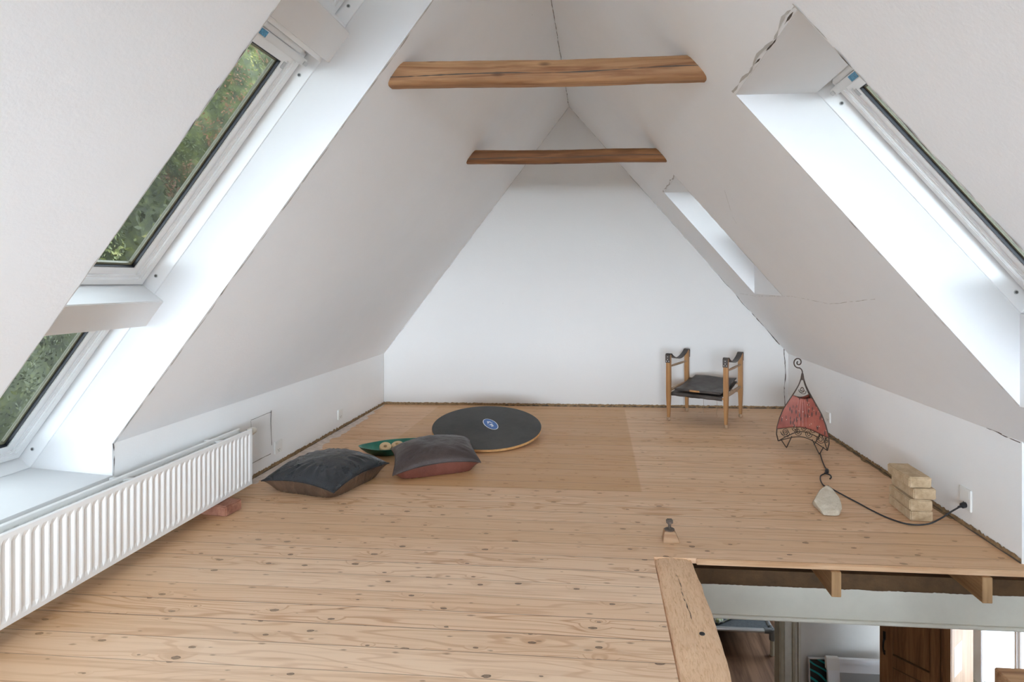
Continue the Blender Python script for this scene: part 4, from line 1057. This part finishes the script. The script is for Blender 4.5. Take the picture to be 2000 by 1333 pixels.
m = MB(); m.tube(smooth_path([(1.545, 4.06, .006), (1.515, 3.96, .005), (1.487, 3.86, .005), (1.462, 3.76, .005), (1.452, 3.70, .005), (1.430, 3.655, .008)]), .0038, 8)
m.tube(smooth_path([(1.425, 3.640, .010), (1.405, 3.625, .008), (1.375, 3.600, .005), (1.350, 3.545, .005), (1.332, 3.483, .005), (1.325, 3.425, .005), (1.345, 3.37, .005)]), .0038, 8)
m.tube(smooth_path([(1.405, 3.625, .012), (1.425, 3.595, .012), (1.420, 3.560, .010), (1.405, 3.540, .006)]), .0045, 8)
m.tube(smooth_path([(1.345, 3.42, .005), (1.352, 3.36, .005), (1.375, 3.27, .005), (1.405, 3.165, .005), (1.430, 3.07, .005), (1.468, 2.975, .005), (1.530, 2.905, .006), (1.600, 2.875, .022), (1.655, 2.872, .050), (1.715, 2.878, .087), (1.762, 2.893, .105)]), .0040, 8)
m.build('cord', M['cable'], ck, smooth=True)
m = MB(); m.tube([(1.452, 3.71, .008), (1.446, 3.69, .010), (1.432, 3.655, .010), (1.424, 3.635, .008)], [.006, .012, .012, .006], 10); m.build('inline_switch', M['cable'], ck, smooth=True)
m = MB(); m.tube([(1.752, 2.890, .103), (1.765, 2.894, .106), (1.770, 2.895, .108), (1.783, 2.897, .112), (1.792, 2.899, .113)], [.005, .006, .013, .014, .012], 12); m.build('plug', M['cable'], ck, smooth=True)

# ------------------------------------------------------------------ stone and the bolt on its block
bm_ = bmesh.new()
pts = [(1.235, 3.16, .100), (1.255, 3.17, .094), (1.186, 3.13, .082), (1.134, 3.06, .052), (1.152, 3.0, .021), (1.154, 2.985, .004), (1.228, 2.985, .004), (1.256, 3.01, .033),
       (1.266, 3.06, .064), (1.261, 3.13, .087), (1.209, 2.99, .034), (1.138, 3.10, .021), (1.150, 3.09, .0), (1.233, 2.985, .029), (1.26, 3.20, .0), (1.18, 3.20, .0), (1.27, 3.08, .0)]
for p in pts: bm_.verts.new(p)
bmesh.ops.convex_hull(bm_, input=bm_.verts[:])
bmesh.ops.delete(bm_, geom=[v for v in bm_.verts if not v.link_faces], context='VERTS')
bmesh.ops.bevel(bm_, geom=bm_.edges[:], offset=.003, segments=1, affect='EDGES')
bmesh.ops.triangulate(bm_, faces=bm_.faces[:]); bmesh.ops.subdivide_edges(bm_, edges=[e for e in bm_.edges if e.calc_length() > .02], cuts=2)
for v in bm_.verts:
    k = noise.noise(v.co * 60); v.co += V(k, noise.noise(v.co * 60 + V(9, 0, 0)), noise.noise(v.co * 60 + V(0, 9, 0))) * .0028
    v.co.z = max(v.co.z, 0.0005)
me = bpy.data.meshes.new('stone'); bm_.to_mesh(me); bm_.free(); me.materials.append(M['stone'])
st = bpy.data.objects.new('stone', me); COL.objects.link(st); tag(st, 'pale pointed stone sitting on the floor between lamp and bricks', 'stone')
bl = empty('bolt_on_wooden_block', (.335, 2.645, 0), label='small wooden block with a rusty iron bolt sticking up, near the stair opening', cat='wooden block')
m = MB(); c = V(.336, 2.650, 0)
def q4(z, a, b, dx=0): return [c + V(dx - a, -b, z), c + V(dx + a, -b, z), c + V(dx + a, b, z), c + V(dx - a, b, z)]
vs = q4(0, .037, .030) + q4(.006, .037, .030) + q4(.050, .0235, .022, -.006); fs = [(3, 2, 1, 0), (8, 9, 10, 11)] + [(i * 4 + k, i * 4 + (k + 1) % 4, (i + 1) * 4 + (k + 1) % 4, (i + 1) * 4 + k) for i in range(2) for k in range(4)]
m.add(vs, fs); M['block'] = wood('block_wood', (.30, .16, .08), (.48, .31, .18), 0, 1.5, .7, .2); m.build('block', M['block'], bl, bevel=.002)
M['rust'] = simple('rusty_iron', (.13, .10, .08), .55, .5, nscale=60, namt=.5, bump=.4, bscale=200)
cc = c + V(-.005, 0, 0)
m = MB(); m.lathe([(.0235, .050), (.0235, .054), (.017, .056)], cc, 22); m.build('washer', M['rust'], bl, smooth=True)
m = MB(); m.lathe([(.0075, .054), (.0065, .072), (.008, .080)], cc, 14); m.build('shank', M['rust'], bl, smooth=True)
m = MB(); m.box((cc.x - .015, cc.y - .013, .080), (cc.x + .015, cc.y + .013, .099)); m.build('bolt_head', M['rust'], bl, bevel=.004)

# ------------------------------------------------------------------ sockets
def socket(x, y, z, face, label, hh=.080, dbl=True):
    """face +1: looks to +x"""
    r = empty('wall_socket', (x, y, z), label=label, cat='socket')
    f = face; w_ = .042
    m = MB(); m.box((min(x, x + f * .009), y - w_, z - hh / 2), (max(x, x + f * .009), y + w_, z + hh / 2)); p = m.build('cover_plate', M['socket'], r, bevel=.0025)
    m = MB(); a = x + f * .009; m.box((min(a, a + f * .002), y - w_ + .010, z + .004), (max(a, a + f * .002), y + w_ - .010, z + hh / 2 - .008)); m.build('rocker_switch', M['socket'], r, bevel=.001)
    m = MB()
    for dy, dz in ((-.0095, -.018), (.0095, -.018), (0, -.028)): m.box((min(a, a + f * .0012), y + dy - .0022, z + dz - .0022), (max(a, a + f * .0012), y + dy + .0022, z + dz + .0022))
    m.build('socket_holes', M['black_hole'], r)
socket(LK, 3.551, .120, 1, 'white wall socket on the left wall beside the radiator valve')
socket(LK, 4.443, .126, 1, 'white wall socket on the left wall, farther off towards the gable')
socket(RK, 2.905, .140, -1, 'white wall socket on the right wall with the black plug in it', .105)
socket(RK, 4.560, .146, -1, 'white wall socket on the right wall behind the red lamp')

# ------------------------------------------------------------------ stair opening: timbers
def rough_beam():
    m = MB(); nx, ny = 26, 170; x0, x1 = HX0 + .002, .408; ya, yb_ = -.9, 2.500; vs = []; W = x1 - x0
    prof = []
    for i in range(nx + 1):
        t = i / nx
        if t < .2: q = t / .2; prof.append((0 - 0, -.16 + .155 * q))
        elif t < .8: q = (t - .2) / .6; prof.append((q, 0))
        else: q = (t - .8) / .2; prof.append((1, -.005 - .155 * q))
    for j in range(ny + 1):
        y = ya + (yb_ - ya) * j / ny
        for (px_, pz) in prof:
            x = x0 + W * px_; z = pz + .004
            e = min(px_, 1 - px_)
            if pz == 0: z -= .016 * max(0, 1 - e / .16) ** 2
            n1 = noise.noise(V(x * 9, y * 3, z * 5)); n2 = noise.noise(V(x * 60, y * 22, z * 50)); n3 = noise.noise(V(1, y * 2.2, 3))
            if pz == 0: z += .005 * n1 + .0035 * n2
            if px_ > .5: x += (.012 * n3 + .006 * noise.noise(V(5, y * 9, z * 4)) + .003 * n2)
            else: x += .004 * noise.noise(V(8, y * 7, z * 4))
            if px_ <= .5: x = max(x, x0 - .004)
            if pz == 0 and j > ny - 7: z -= .004 * (j - ny + 7) * .3
            # peg hole
            d = math.hypot(x - .352, y - 1.945)
            vs.append((x + .0, y, z))
    w_ = nx + 1; fs = [(j * w_ + i, j * w_ + i + 1, (j + 1) * w_ + i + 1, (j + 1) * w_ + i) for j in range(ny) for i in range(nx)]
    fs += [tuple(range(nx, -1, -1)), tuple(ny * w_ + i for i in range(nx + 1))] + [(j * w_, (j + 1) * w_, (j + 1) * w_ + nx, j * w_ + nx) for j in range(ny)]
    m.add(vs, fs); o = m.build('hewn_floor_timber', M['rough_timber'], smooth=True)
    try: o.data.set_sharp_from_angle(angle=math.radians(70))
    except Exception: pass
    tag(o, 'rough hewn old timber edging the stair opening, end flush with the boards', 'timber')
    g = jag((.330, 1.3, .0045), (.345, 1.93, .0045), .004, 60, .8, 5, (1, 0, 0), (0, 0, .0), gap=.15, wander=.012); g.build('split', M['crack'], o)
    g = jag((.335, 1.98, .0045), (.318, 2.38, .0045), .0025, 50, .8, 6, (1, 0, 0), (0, 0, .0), gap=.25, wander=.010); g.build('split', M['crack'], o)
    m = MB(); m.lathe([(.0095, .0), (.0095, .0075)], (.3525, 1.945, 0), 12); m.build('peg_hole_shade', M['black_hole'], o)  # raised black disc standing in for the shade inside a peg hole
    return o
rough_beam()
def joist(x, label):
    m = MB(); m.box((x, HY1 - .022, -.132), (x + .040, 5.4, -.0245)); o = m.build('floor_joist', M['joist'], bevel=.002); tag(o, label, 'joist', 'joist ends under the loft floor')
    me = o.data; me.materials.append(M['joist_end'])
    for p in me.polygons:
        if p.normal.y < -.9: p.material_index = 1
joist(.985, 'sawn floor joist end under the board edge, left one of the two')
joist(1.590, 'sawn floor joist end under the board edge, right one of the two')
BY = 2.668
tb = empty('trimmer_beam', (1.2, BY, -.35), label='white-painted beam with bare brown top strip spanning the stair opening', cat='beam')
m = MB(); m.box((-2.6, BY + .004, -.352), (2.75, BY + .12, -.134)); m.build('bare_timber', M['brown'], tb)
m = MB(); g = jag((.2, BY, -.205), (2.74, BY, -.205), .004, 300, .8, 44, (0, 0, 1), one=True)
vs = []
for i in range(301):
    x = -.2 + i * 2.94 / 300; zt = -.204 + .003 * noise.noise(V(i * .7, 3, 3)) + .003 * noise.noise(V(i * .11, 1, 8)); vs += [(x, BY, -.352), (x, BY, zt)]
m.add(vs, [(2 * i, 2 * i + 1, 2 * i + 3, 2 * i + 2) for i in range(300)]); m.build('white_paint', M['white_timber'], tb)
m = MB(); m.tube([(-.2, BY - .004, -.350), (2.74, BY - .004, -.350)], .0095, 12); m.build('bead_moulding', M['white_timber'], tb, smooth=True)

# ------------------------------------------------------------------ storey below
LZ = -2.40; WY = 4.70; RWX = 2.80
m = MB(); m.box((-2.9, Y0 - .3, LZ - .1), (3.0, 8.6, LZ)); struct(m.build('floor', M['lower_floor']))
m = MB(); m.box((-2.75, Y0 - .15, LZ), (-2.62, 8.6, -.025)); struct(m.build('wall_left', M['lower_wall']))
# right outer wall: middle window real, first and last added to light the storey
def wall_with_holes(x0, x1, ya, yb2, za, zb, holes, name, mat):
    m = MB(); ysx = [ya] + [e for h in holes for e in h[:2]] + [yb2]
    for i in range(len(ysx) - 1):
        a, b = ysx[i], ysx[i + 1]; hh = [h for h in holes if (h[0], h[1]) == (a, b)]
        if hh: m.box((x0, a, za), (x1, b, hh[0][2])); m.box((x0, a, hh[0][3]), (x1, b, zb))
        else: m.box((x0, a, za), (x1, b, zb))
    return struct(m.build(name, mat))
holes = [(-.2, .9, -1.75, -.45), (3.05, 4.42, -1.75, -.45), (5.6, 6.9, -1.65, -.45)]
wall_with_holes(RWX, RWX + .25, Y0 - .15, 8.6, LZ, -.025, holes, 'wall_right', M['lower_wall'])
for (a, b, z0, z1) in holes:
    r = empty('window_%d' % wn, (RWX, (a + b) / 2, (z0 + z1) / 2)); struct(r); wn += 1
    X = RWX
    m = MB(); m.box((X - .018, a - .005, z0), (X + .09, a + .045, z1)); m.box((X - .018, b - .095, z0), (X + .09, b + .005, z1)); m.box((X - .018, a, z1 - .05), (X + .09, b, z1)); m.box((X, a, z0), (X + .09, b, z0 + .05))
    m.build('window_frame', M['pvc'], r, bevel=.004)
    mid = b - .39
    m = MB(); m.box((X + .02, mid - .03, z0), (X + .08, mid + .03, z1)); m.box((X + .01, mid - .012, z0 + .05), (X + .02, mid + .012, z1 - .05)); m.build('mullion', M['pvc'], r, bevel=.004)
    m = MB(); m.box((X + .05, a, z0), (X + .054, b, z1)); m.build('glass', M['clear'], r)
    m = MB(); m.box((X - .09, a - .05, z0 - .035), (X + .03, b + .05, z0)); m.build('window_sill', M['trim'], r, bevel=.012, seg=3)
    portal('window_portal', (X + .26, (a + b) / 2, (z0 + z1) / 2), (-1, 0, 0), (0, 0, 1), b - a, z1 - z0)
# partition with the doorway on the left, front and end walls
DX1 = 1.478
m = MB(); m.box((DX1, WY, LZ), (RWX, WY + .12, -.025)); m.box((-2.62, WY, LZ), (.35, WY + .12, -.025)); m.box((.35, WY, LZ + 2.05), (DX1, WY + .12, -.025)); struct(m.build('wall_back', M['lower_wall']))
m = MB(); m.box((-2.75, 8.5, LZ), (3.05, 8.65, -.025)); struct(m.build('wall_back', M['lower_wall']))
m = MB(); m.box((-2.75, Y0 - .3, LZ), (3.05, Y0 - .15, -.025)); struct(m.build('wall_front', M['lower_wall']))
m = MB(); m.box((-2.9, 5.63, -.10), (3.05, 8.65, -.03)); struct(m.build('ceiling', M['lower_wall']))
# door casing
dr = empty('door_1', (DX1, WY, LZ)); struct(dr)
m = MB(); m.box((DX1 - .012, WY - .006, LZ), (DX1, WY + .12, LZ + 2.05)); m.box((.35, WY - .006, LZ), (.362, WY + .12, LZ + 2.05)); m.box((.35, WY - .006, LZ + 2.05), (DX1, WY + .12, LZ + 2.062)); m.build('door_jamb', M['trim2'], dr)
m = MB()
for (x0, x1, d, mt) in ((DX1 - .004, DX1 + .030, .012, 0), (DX1 + .024, DX1 + .085, .020, 1), (DX1 + .085, DX1 + .105, .026, 0), (DX1 + .105, DX1 + .128, .020, 1), (DX1 + .128, DX1 + .150, .030, 1)):
    m.box((x0, WY - d, LZ), (x1, WY - .0005, LZ + 2.10), mt)
m.build('door_casing', [M['trim2'], M['trim']], dr, bevel=.004)
# grey raised pet cot in the far room
ct = empty('raised_cot', (1.2, 6.0, LZ), label='low camp cot with grey fabric and aluminium tube frame seen through the doorway', cat='cot')
M['alu'] = simple('aluminium_tube', (.72, .73, .74), .3, .8); M['grey_fabric'] = simple('grey_mesh_fabric', (.10, .11, .115), .9, nscale=60, namt=.25); M['grey_joint'] = simple('grey_plastic_joint', (.16, .165, .16), .5)
cz = LZ + .235; x0, x1, ya, yb2 = .30, 1.675, 5.58, 6.55
for a, b in (((x0, ya), (x1, ya)), ((x0, yb2), (x1, yb2)), ((x0, ya), (x0, yb2)), ((x1, ya), (x1, yb2))):
    m = MB(); m.tube([(a[0], a[1], cz), (b[0], b[1], cz)], .021, 14); m.build('frame_tube', M['alu'], ct, smooth=True)
for (x, y) in ((x0, ya), (x1, ya), (x0, yb2), (x1, yb2)):
    m = MB(); m.tube([(x, y, LZ), (x, y, cz - .03)], .019, 12); m.build('leg', M['trim2'], ct, smooth=True)
    sx = 1 if x == x0 else -1; sy = 1 if y == ya else -1
    m = MB(); m.tube([(x, y, cz - .085), (x, y, cz + .02)], .027, 12); m.tube([(x, y, cz), (x + sx * .075, y, cz)], .026, 12); m.tube([(x, y, cz), (x, y + sy * .055, cz)], .026, 12); m.build('corner_joint', M['grey_joint'], ct, smooth=True)
m = MB(); m.box((x0 + .01, ya + .01, cz - .004), (x1 - .01, yb2 - .01, cz + .004)); m.build('fabric', M['grey_fabric'], ct)
m = NT('patterned_cloth'); vv = m.n('ShaderNodeTexVoronoi'); vv.inputs['Scale'].default_value = 26; m.l(m.coords(), vv.inputs['Vector'])
m.base(m.ramp(vv.outputs['Distance'], [(.15, (.62, .56, .22)), (.4, (.25, .33, .22)), (.6, (.72, .70, .60)), (.8, (.12, .16, .18))])); m.rough(.9); M['cloth'] = m.m
m = MB(); N = 20; vs = [(1.18 + .30 * (i / N) - .35 * (j / N), 5.615 + .20 * i / N + .25 * (j / N), cz + .022 + .014 * noise.noise(V(i * .4, j * .4, 0))) for j in range(N + 1) for i in range(N + 1)]
m.add(vs, [(j * (N + 1) + i, j * (N + 1) + i + 1, (j + 1) * (N + 1) + i + 1, (j + 1) * (N + 1) + i) for j in range(N) for i in range(N)])
o = m.build('folded_cloth', M['cloth'], smooth=True); sd = o.modifiers.new('t', 'SOLIDIFY'); sd.thickness = .03; tag(o, 'folded green and yellow patterned cloth lying on the grey cot', 'cloth')
# framed pictures leaning on the partition
def art_mat():
    m = NT('abstract_print'); co = m.coords()
    wv = m.n('ShaderNodeTexWave'); wv.inputs['Scale'].default_value = 4.5; wv.inputs['Distortion'].default_value = 3; wv.inputs['Detail'].default_value = 1; m.l(m.coords((1, 1, 1.4), rot=(0, .8, .2)), wv.inputs['Vector'])
    c = m.ramp(wv.outputs['Fac'], [(.80, (.012, .014, .016)), (.86, (.02, .30, .30))])
    m.base(c); m.rough(.35); return m.m
def picture(x0, x1, y, z1, h, fw, fmat, label, thick=.025, art=None, lean=.10):
    r = empty('framed_picture', ((x0 + x1) / 2, y, LZ), label=label, cat='picture')
    a = math.atan(lean); up = V(0, math.sin(a), math.cos(a)); nn = V(0, -math.cos(a), math.sin(a)); o = V(x0, y - .0, z1 - h); W = x1 - x0; Hh = h
    m = MB()
    for (dx, dz, w_, h_) in ((0, 0, fw, Hh), (W - fw, 0, fw, Hh), (fw, 0, W - 2 * fw, fw), (fw, Hh - fw, W - 2 * fw, fw)): m.obox(o + V(dx, 0, 0) + up * dz, V(w_, 0, 0), up * h_, nn * thick)
    m.build('picture_frame', fmat, r, bevel=.002)
    return r, o, up, nn, W, Hh, fw
hgt = .72
r, o, up, nn, W, Hh, fw = picture(1.678, 1.96, WY - .085, -1.805, -1.805 - LZ - .002, .010, M['alu'], 'dark picture with teal and red shapes in a thin silver frame, leaning downstairs')
m = MB(); m.obox(o + V(fw, 0, 0) + up * fw, V(W - 2 * fw, 0, 0), up * (Hh - 2 * fw), nn * .010); m.build('print', art_mat(), r)
m = MB(); M['red_ink'] = simple('red_print', (.60, .06, .035), .5)
n = 24
for (cx_, cz_, ra) in ((.16, Hh - .30, .085), (.24, Hh - .26, .07)):
    q = o + up * cz_ + nn * .0115; m.add([q + V(cx_ + math.cos(2 * PI * k / n) * ra, 0, 0) + up * math.sin(2 * PI * k / n) * ra for k in range(n)], [tuple(range(n))])
m.build('red_shape', M['red_ink'], r)
r, o, up, nn, W, Hh, fw = picture(1.79, 2.30, WY - .175, -1.745, -1.745 - LZ - .002, .035, M['pvc'], 'large white-framed picture with grey mount, leaning in front of the darker one', .030, lean=.10)
m = MB(); m.obox(o + V(fw, 0, 0) + up * fw, V(W - 2 * fw, 0, 0), up * (Hh - 2 * fw), nn * .008); m.build('backing', M['pvc'], r)
M['mount'] = simple('grey_mount', (.40, .40, .39), .7)
m = MB(); m.obox(o + V(.10, 0, 0) + up * .1, V(W - .2, 0, 0), up * (Hh - .21), nn * .010); m.build('mount', M['mount'], r)
m = MB(); m.obox(o + V(.15, 0, 0) + up * (Hh - .30), V(.10, 0, 0), up * .12, nn * .0115); m.build('paper_label', M['paper'], r)
M['print_grey'] = simple('grey_print', (.25, .25, .25), .7)
m = MB()
for k in range(4): m.obox(o + V(.158, 0, 0) + up * (Hh - .205 - k * .022), V(.05 + .02 * (k % 2), 0, 0), up * .006, nn * .0122)
m.build('printed_lines', M['print_grey'], r)
m = MB(); m.obox(o + V(-.010, 0, 0) + up * (Hh - .085) - nn * .004, V(.10, 0, 0), up * .092, nn * .040); m.build('corner_protector', M['paper'], r, bevel=.004)
# cabinet standing askew in the corner
cb_c = V(2.235, 3.760, LZ); fd = V(-.60 * .985 - .8 * .075, .80 * .985 - .6 * .075, 0).normalized(); sdv = V(-fd.y, fd.x, 0) * -1
if sdv.x < 0: sdv = -sdv
W, D, H = .425, .40, 2.02
cab = empty('wooden_cabinet', tuple(cb_c + fd * W / 2 + sdv * D / 2), label='tall old oak cabinet with panelled door and iron latch, standing askew downstairs', cat='cabinet')
up = V(0, 0, 1)
m = MB(); m.obox(cb_c + fd * .0 + sdv * .012, fd * W, sdv * (D - .012), up * H); cbd = m.build('body', M['cabinet_side'], cab, bevel=.004)
m = MB(); nf = -sdv
def fp(a, z): return cb_c + sdv * .012 + fd * a + V(0, 0, z)
zr = 1.00   # middle rail height above the lower floor
m.obox(fp(0, 0), fd * .052, up * H, nf * .020); m.obox(fp(.0, 0), fd * -.0 + fd * .001, up * H, nf * .014)
m.build('corner_post', M['cabinet'], cab, bevel=.003)
m = MB(); a0, a1 = .056, W
m.obox(fp(a0, .04), fd * .062, up * (H - .08), nf * .018); m.obox(fp(a1 - .085, .04), fd * .085, up * (H - .08), nf * .018)
for z, h_ in ((.04, .10), (.97, .085), (H - .14, .10)): m.obox(fp(a0 + .06, z), fd * (W - a0 - .145), up * h_, nf * .018)
m.obox(fp(a0, .04), fd * (W - a0), up * (H - .08), nf * .006)
dr2 = m.build('door', M['cabinet'], cab, bevel=.002)
m = MB()
m.obox(fp(a0 + .062, .965), fd * (W - a0 - .147), up * .006, nf * .0195); m.obox(fp(a0 + .062, 1.052), fd * (W - a0 - .147), up * .006, nf * .0195); m.build('rail_moulding', M['brown'], dr2)
ha = W - .040
m = MB(); m.obox(fp(ha, 1.135), fd * .016, up * .055, nf * .022); m.obox(fp(ha + .002, 1.03), fd * .012, up * .03, nf * .022)
q = lambda z, o_: fp(ha + .008, z) + nf * o_
m.tube([q(1.14, .024), q(1.12, .036), q(1.09, .040), q(1.06, .034), q(1.045, .024)], .006, 8); m.build('latch', M['iron'], dr2, smooth=True)
m = MB(); m.obox(cb_c + sdv * .055 - fd * .0012 + V(0, 0, 1.065), sdv * .13, fd * .001, up * .19); pn = m.build('note', M['paper'], None, label=None); tag(pn, 'white sheet of paper taped to the side of the oak cabinet', 'paper')
# post at the near end of the opening
m = MB(); m.box((1.262, 1.760, LZ), (1.385, 1.905, -.030)); o = m.build('newel_post', M['log'], bevel=.004); tag(o, 'brown wooden post top rising in the stair opening at the lower right', 'post')

# ------------------------------------------------------------------ garden seen through the left roof windows
m = MB(); m.box((-60, -60, LZ - .35), (60, 60, LZ - .2)); gr = m.build('ground', simple('bounce_ground', (.63, .65, .66), .95, nscale=2, namt=.08)); struct(gr)  # invented pale, cool tone, bounces daylight up into the loft
def leaf_mat(name, stops, sc=9):
    m = NT(name); f = m.noise(m.coords(), sc, 3, .6); m.base(m.ramp(f, stops)); m.rough(.6); return m.m
LM = [leaf_mat('leaves_dark', [(.3, (.020, .028, .005)), (.55, (.065, .080, .016)), (.75, (.15, .16, .030))]),
      leaf_mat('leaves_light', [(.3, (.05, .062, .010)), (.55, (.13, .15, .026)), (.72, (.46, .40, .13))]),
      leaf_mat('leaves_copper', [(.3, (.10, .035, .012)), (.6, (.19, .085, .035)), (.8, (.06, .07, .02))])]
def shrub(name, c, rad, n, mats, label, size=.07, cat='tree', cop=0):
    m = MB(); rnd = random.Random(hash(label) % 9999 if False else len(label) * 7 + int(abs(c[1]) * 100)); c = Vector(c)
    for _ in range(n):
        d = V(rnd.gauss(0, 1), rnd.gauss(0, 1), rnd.gauss(0, 1)).normalized(); k = 1 - .35 * rnd.random() ** 2
        bumpy = 1 + .22 * noise.noise(d * 3.1 + c)
        p = c + V(d.x * rad[0], d.y * rad[1], d.z * rad[2]) * k * bumpy
        nrm = (d + V(rnd.uniform(-.8, .8), rnd.uniform(-.8, .8), rnd.uniform(-.3, .9))).normalized()
        a = nrm.orthogonal().normalized(); a = (Matrix.Rotation(rnd.uniform(0, 6.28), 3, nrm) @ a); b = nrm.cross(a); s = size * rnd.uniform(.6, 1.3)
        t = noise.noise(p * 1.4); mi = 1 if t > .12 else 0
        if cop and noise.noise(p * 3.3 + V(4, 4, 4)) > .02: mi = 2
        m.add([p - a * s, p - b * s * .45, p + a * s, p + b * s * .45], [(0, 1, 2, 3)], mi)
    core = MB(); 
    root = empty(name, (c.x, c.y, LZ - .2), label=label, cat=cat)
    me_o = m.build('foliage', LM, root)
    bm2 = bmesh.new(); bmesh.ops.create_icosphere(bm2, subdivisions=4, radius=1)
    for v in bm2.verts:
        d = v.co.normalized(); v.co = c + V(d.x * rad[0], d.y * rad[1], d.z * rad[2]) * .86 * (1 + .22 * noise.noise(d * 3.1 + c))
    me = bpy.data.meshes.new('inner_foliage'); bm2.to_mesh(me); bm2.free(); me.materials.append(LM[0]); io = bpy.data.objects.new('inner_foliage', me); COL.objects.link(io); io.parent = root; io.matrix_parent_inverse = root.matrix_world.inverted()
    t = MB(); t.tube([(c.x, c.y, LZ - .2), (c.x + .05, c.y, c.z)], [.12, .06], 8); t.build('trunk', M['brown'], root)
shrub('garden_tree', (-7.4, 5.2, 1.6), (2.1, 1.75, 3.3), 60000, LM, 'dense green tree outside, filling the larger left roof window', size=.030)
shrub('garden_tree', (-9.6, 9.9, 3.6), (3.0, 2.6, 5.4), 30000, LM, 'leafy green tree outside, behind the upper part of the left window', size=.075)
shrub('garden_tree', (-7.9, .9, .5), (2.0, 1.9, 2.2), 12000, LM, 'green tree outside, seen low in the left windows', size=.06)
shrub('copper_tree', (-5.3, 7.6, 3.7), (.95, 1.2, 1.7), 34000, LM, 'tree with coppery brown leaves outside, at the top of the left window', size=.020, cop=1)
shrub('garden_shrub', (-4.6, 3.0, -1.4), (.95, 1.7, 1.1), 20000, LM, 'low green shrub outside, seen through the lowest left roof window', size=.035, cat='shrub')
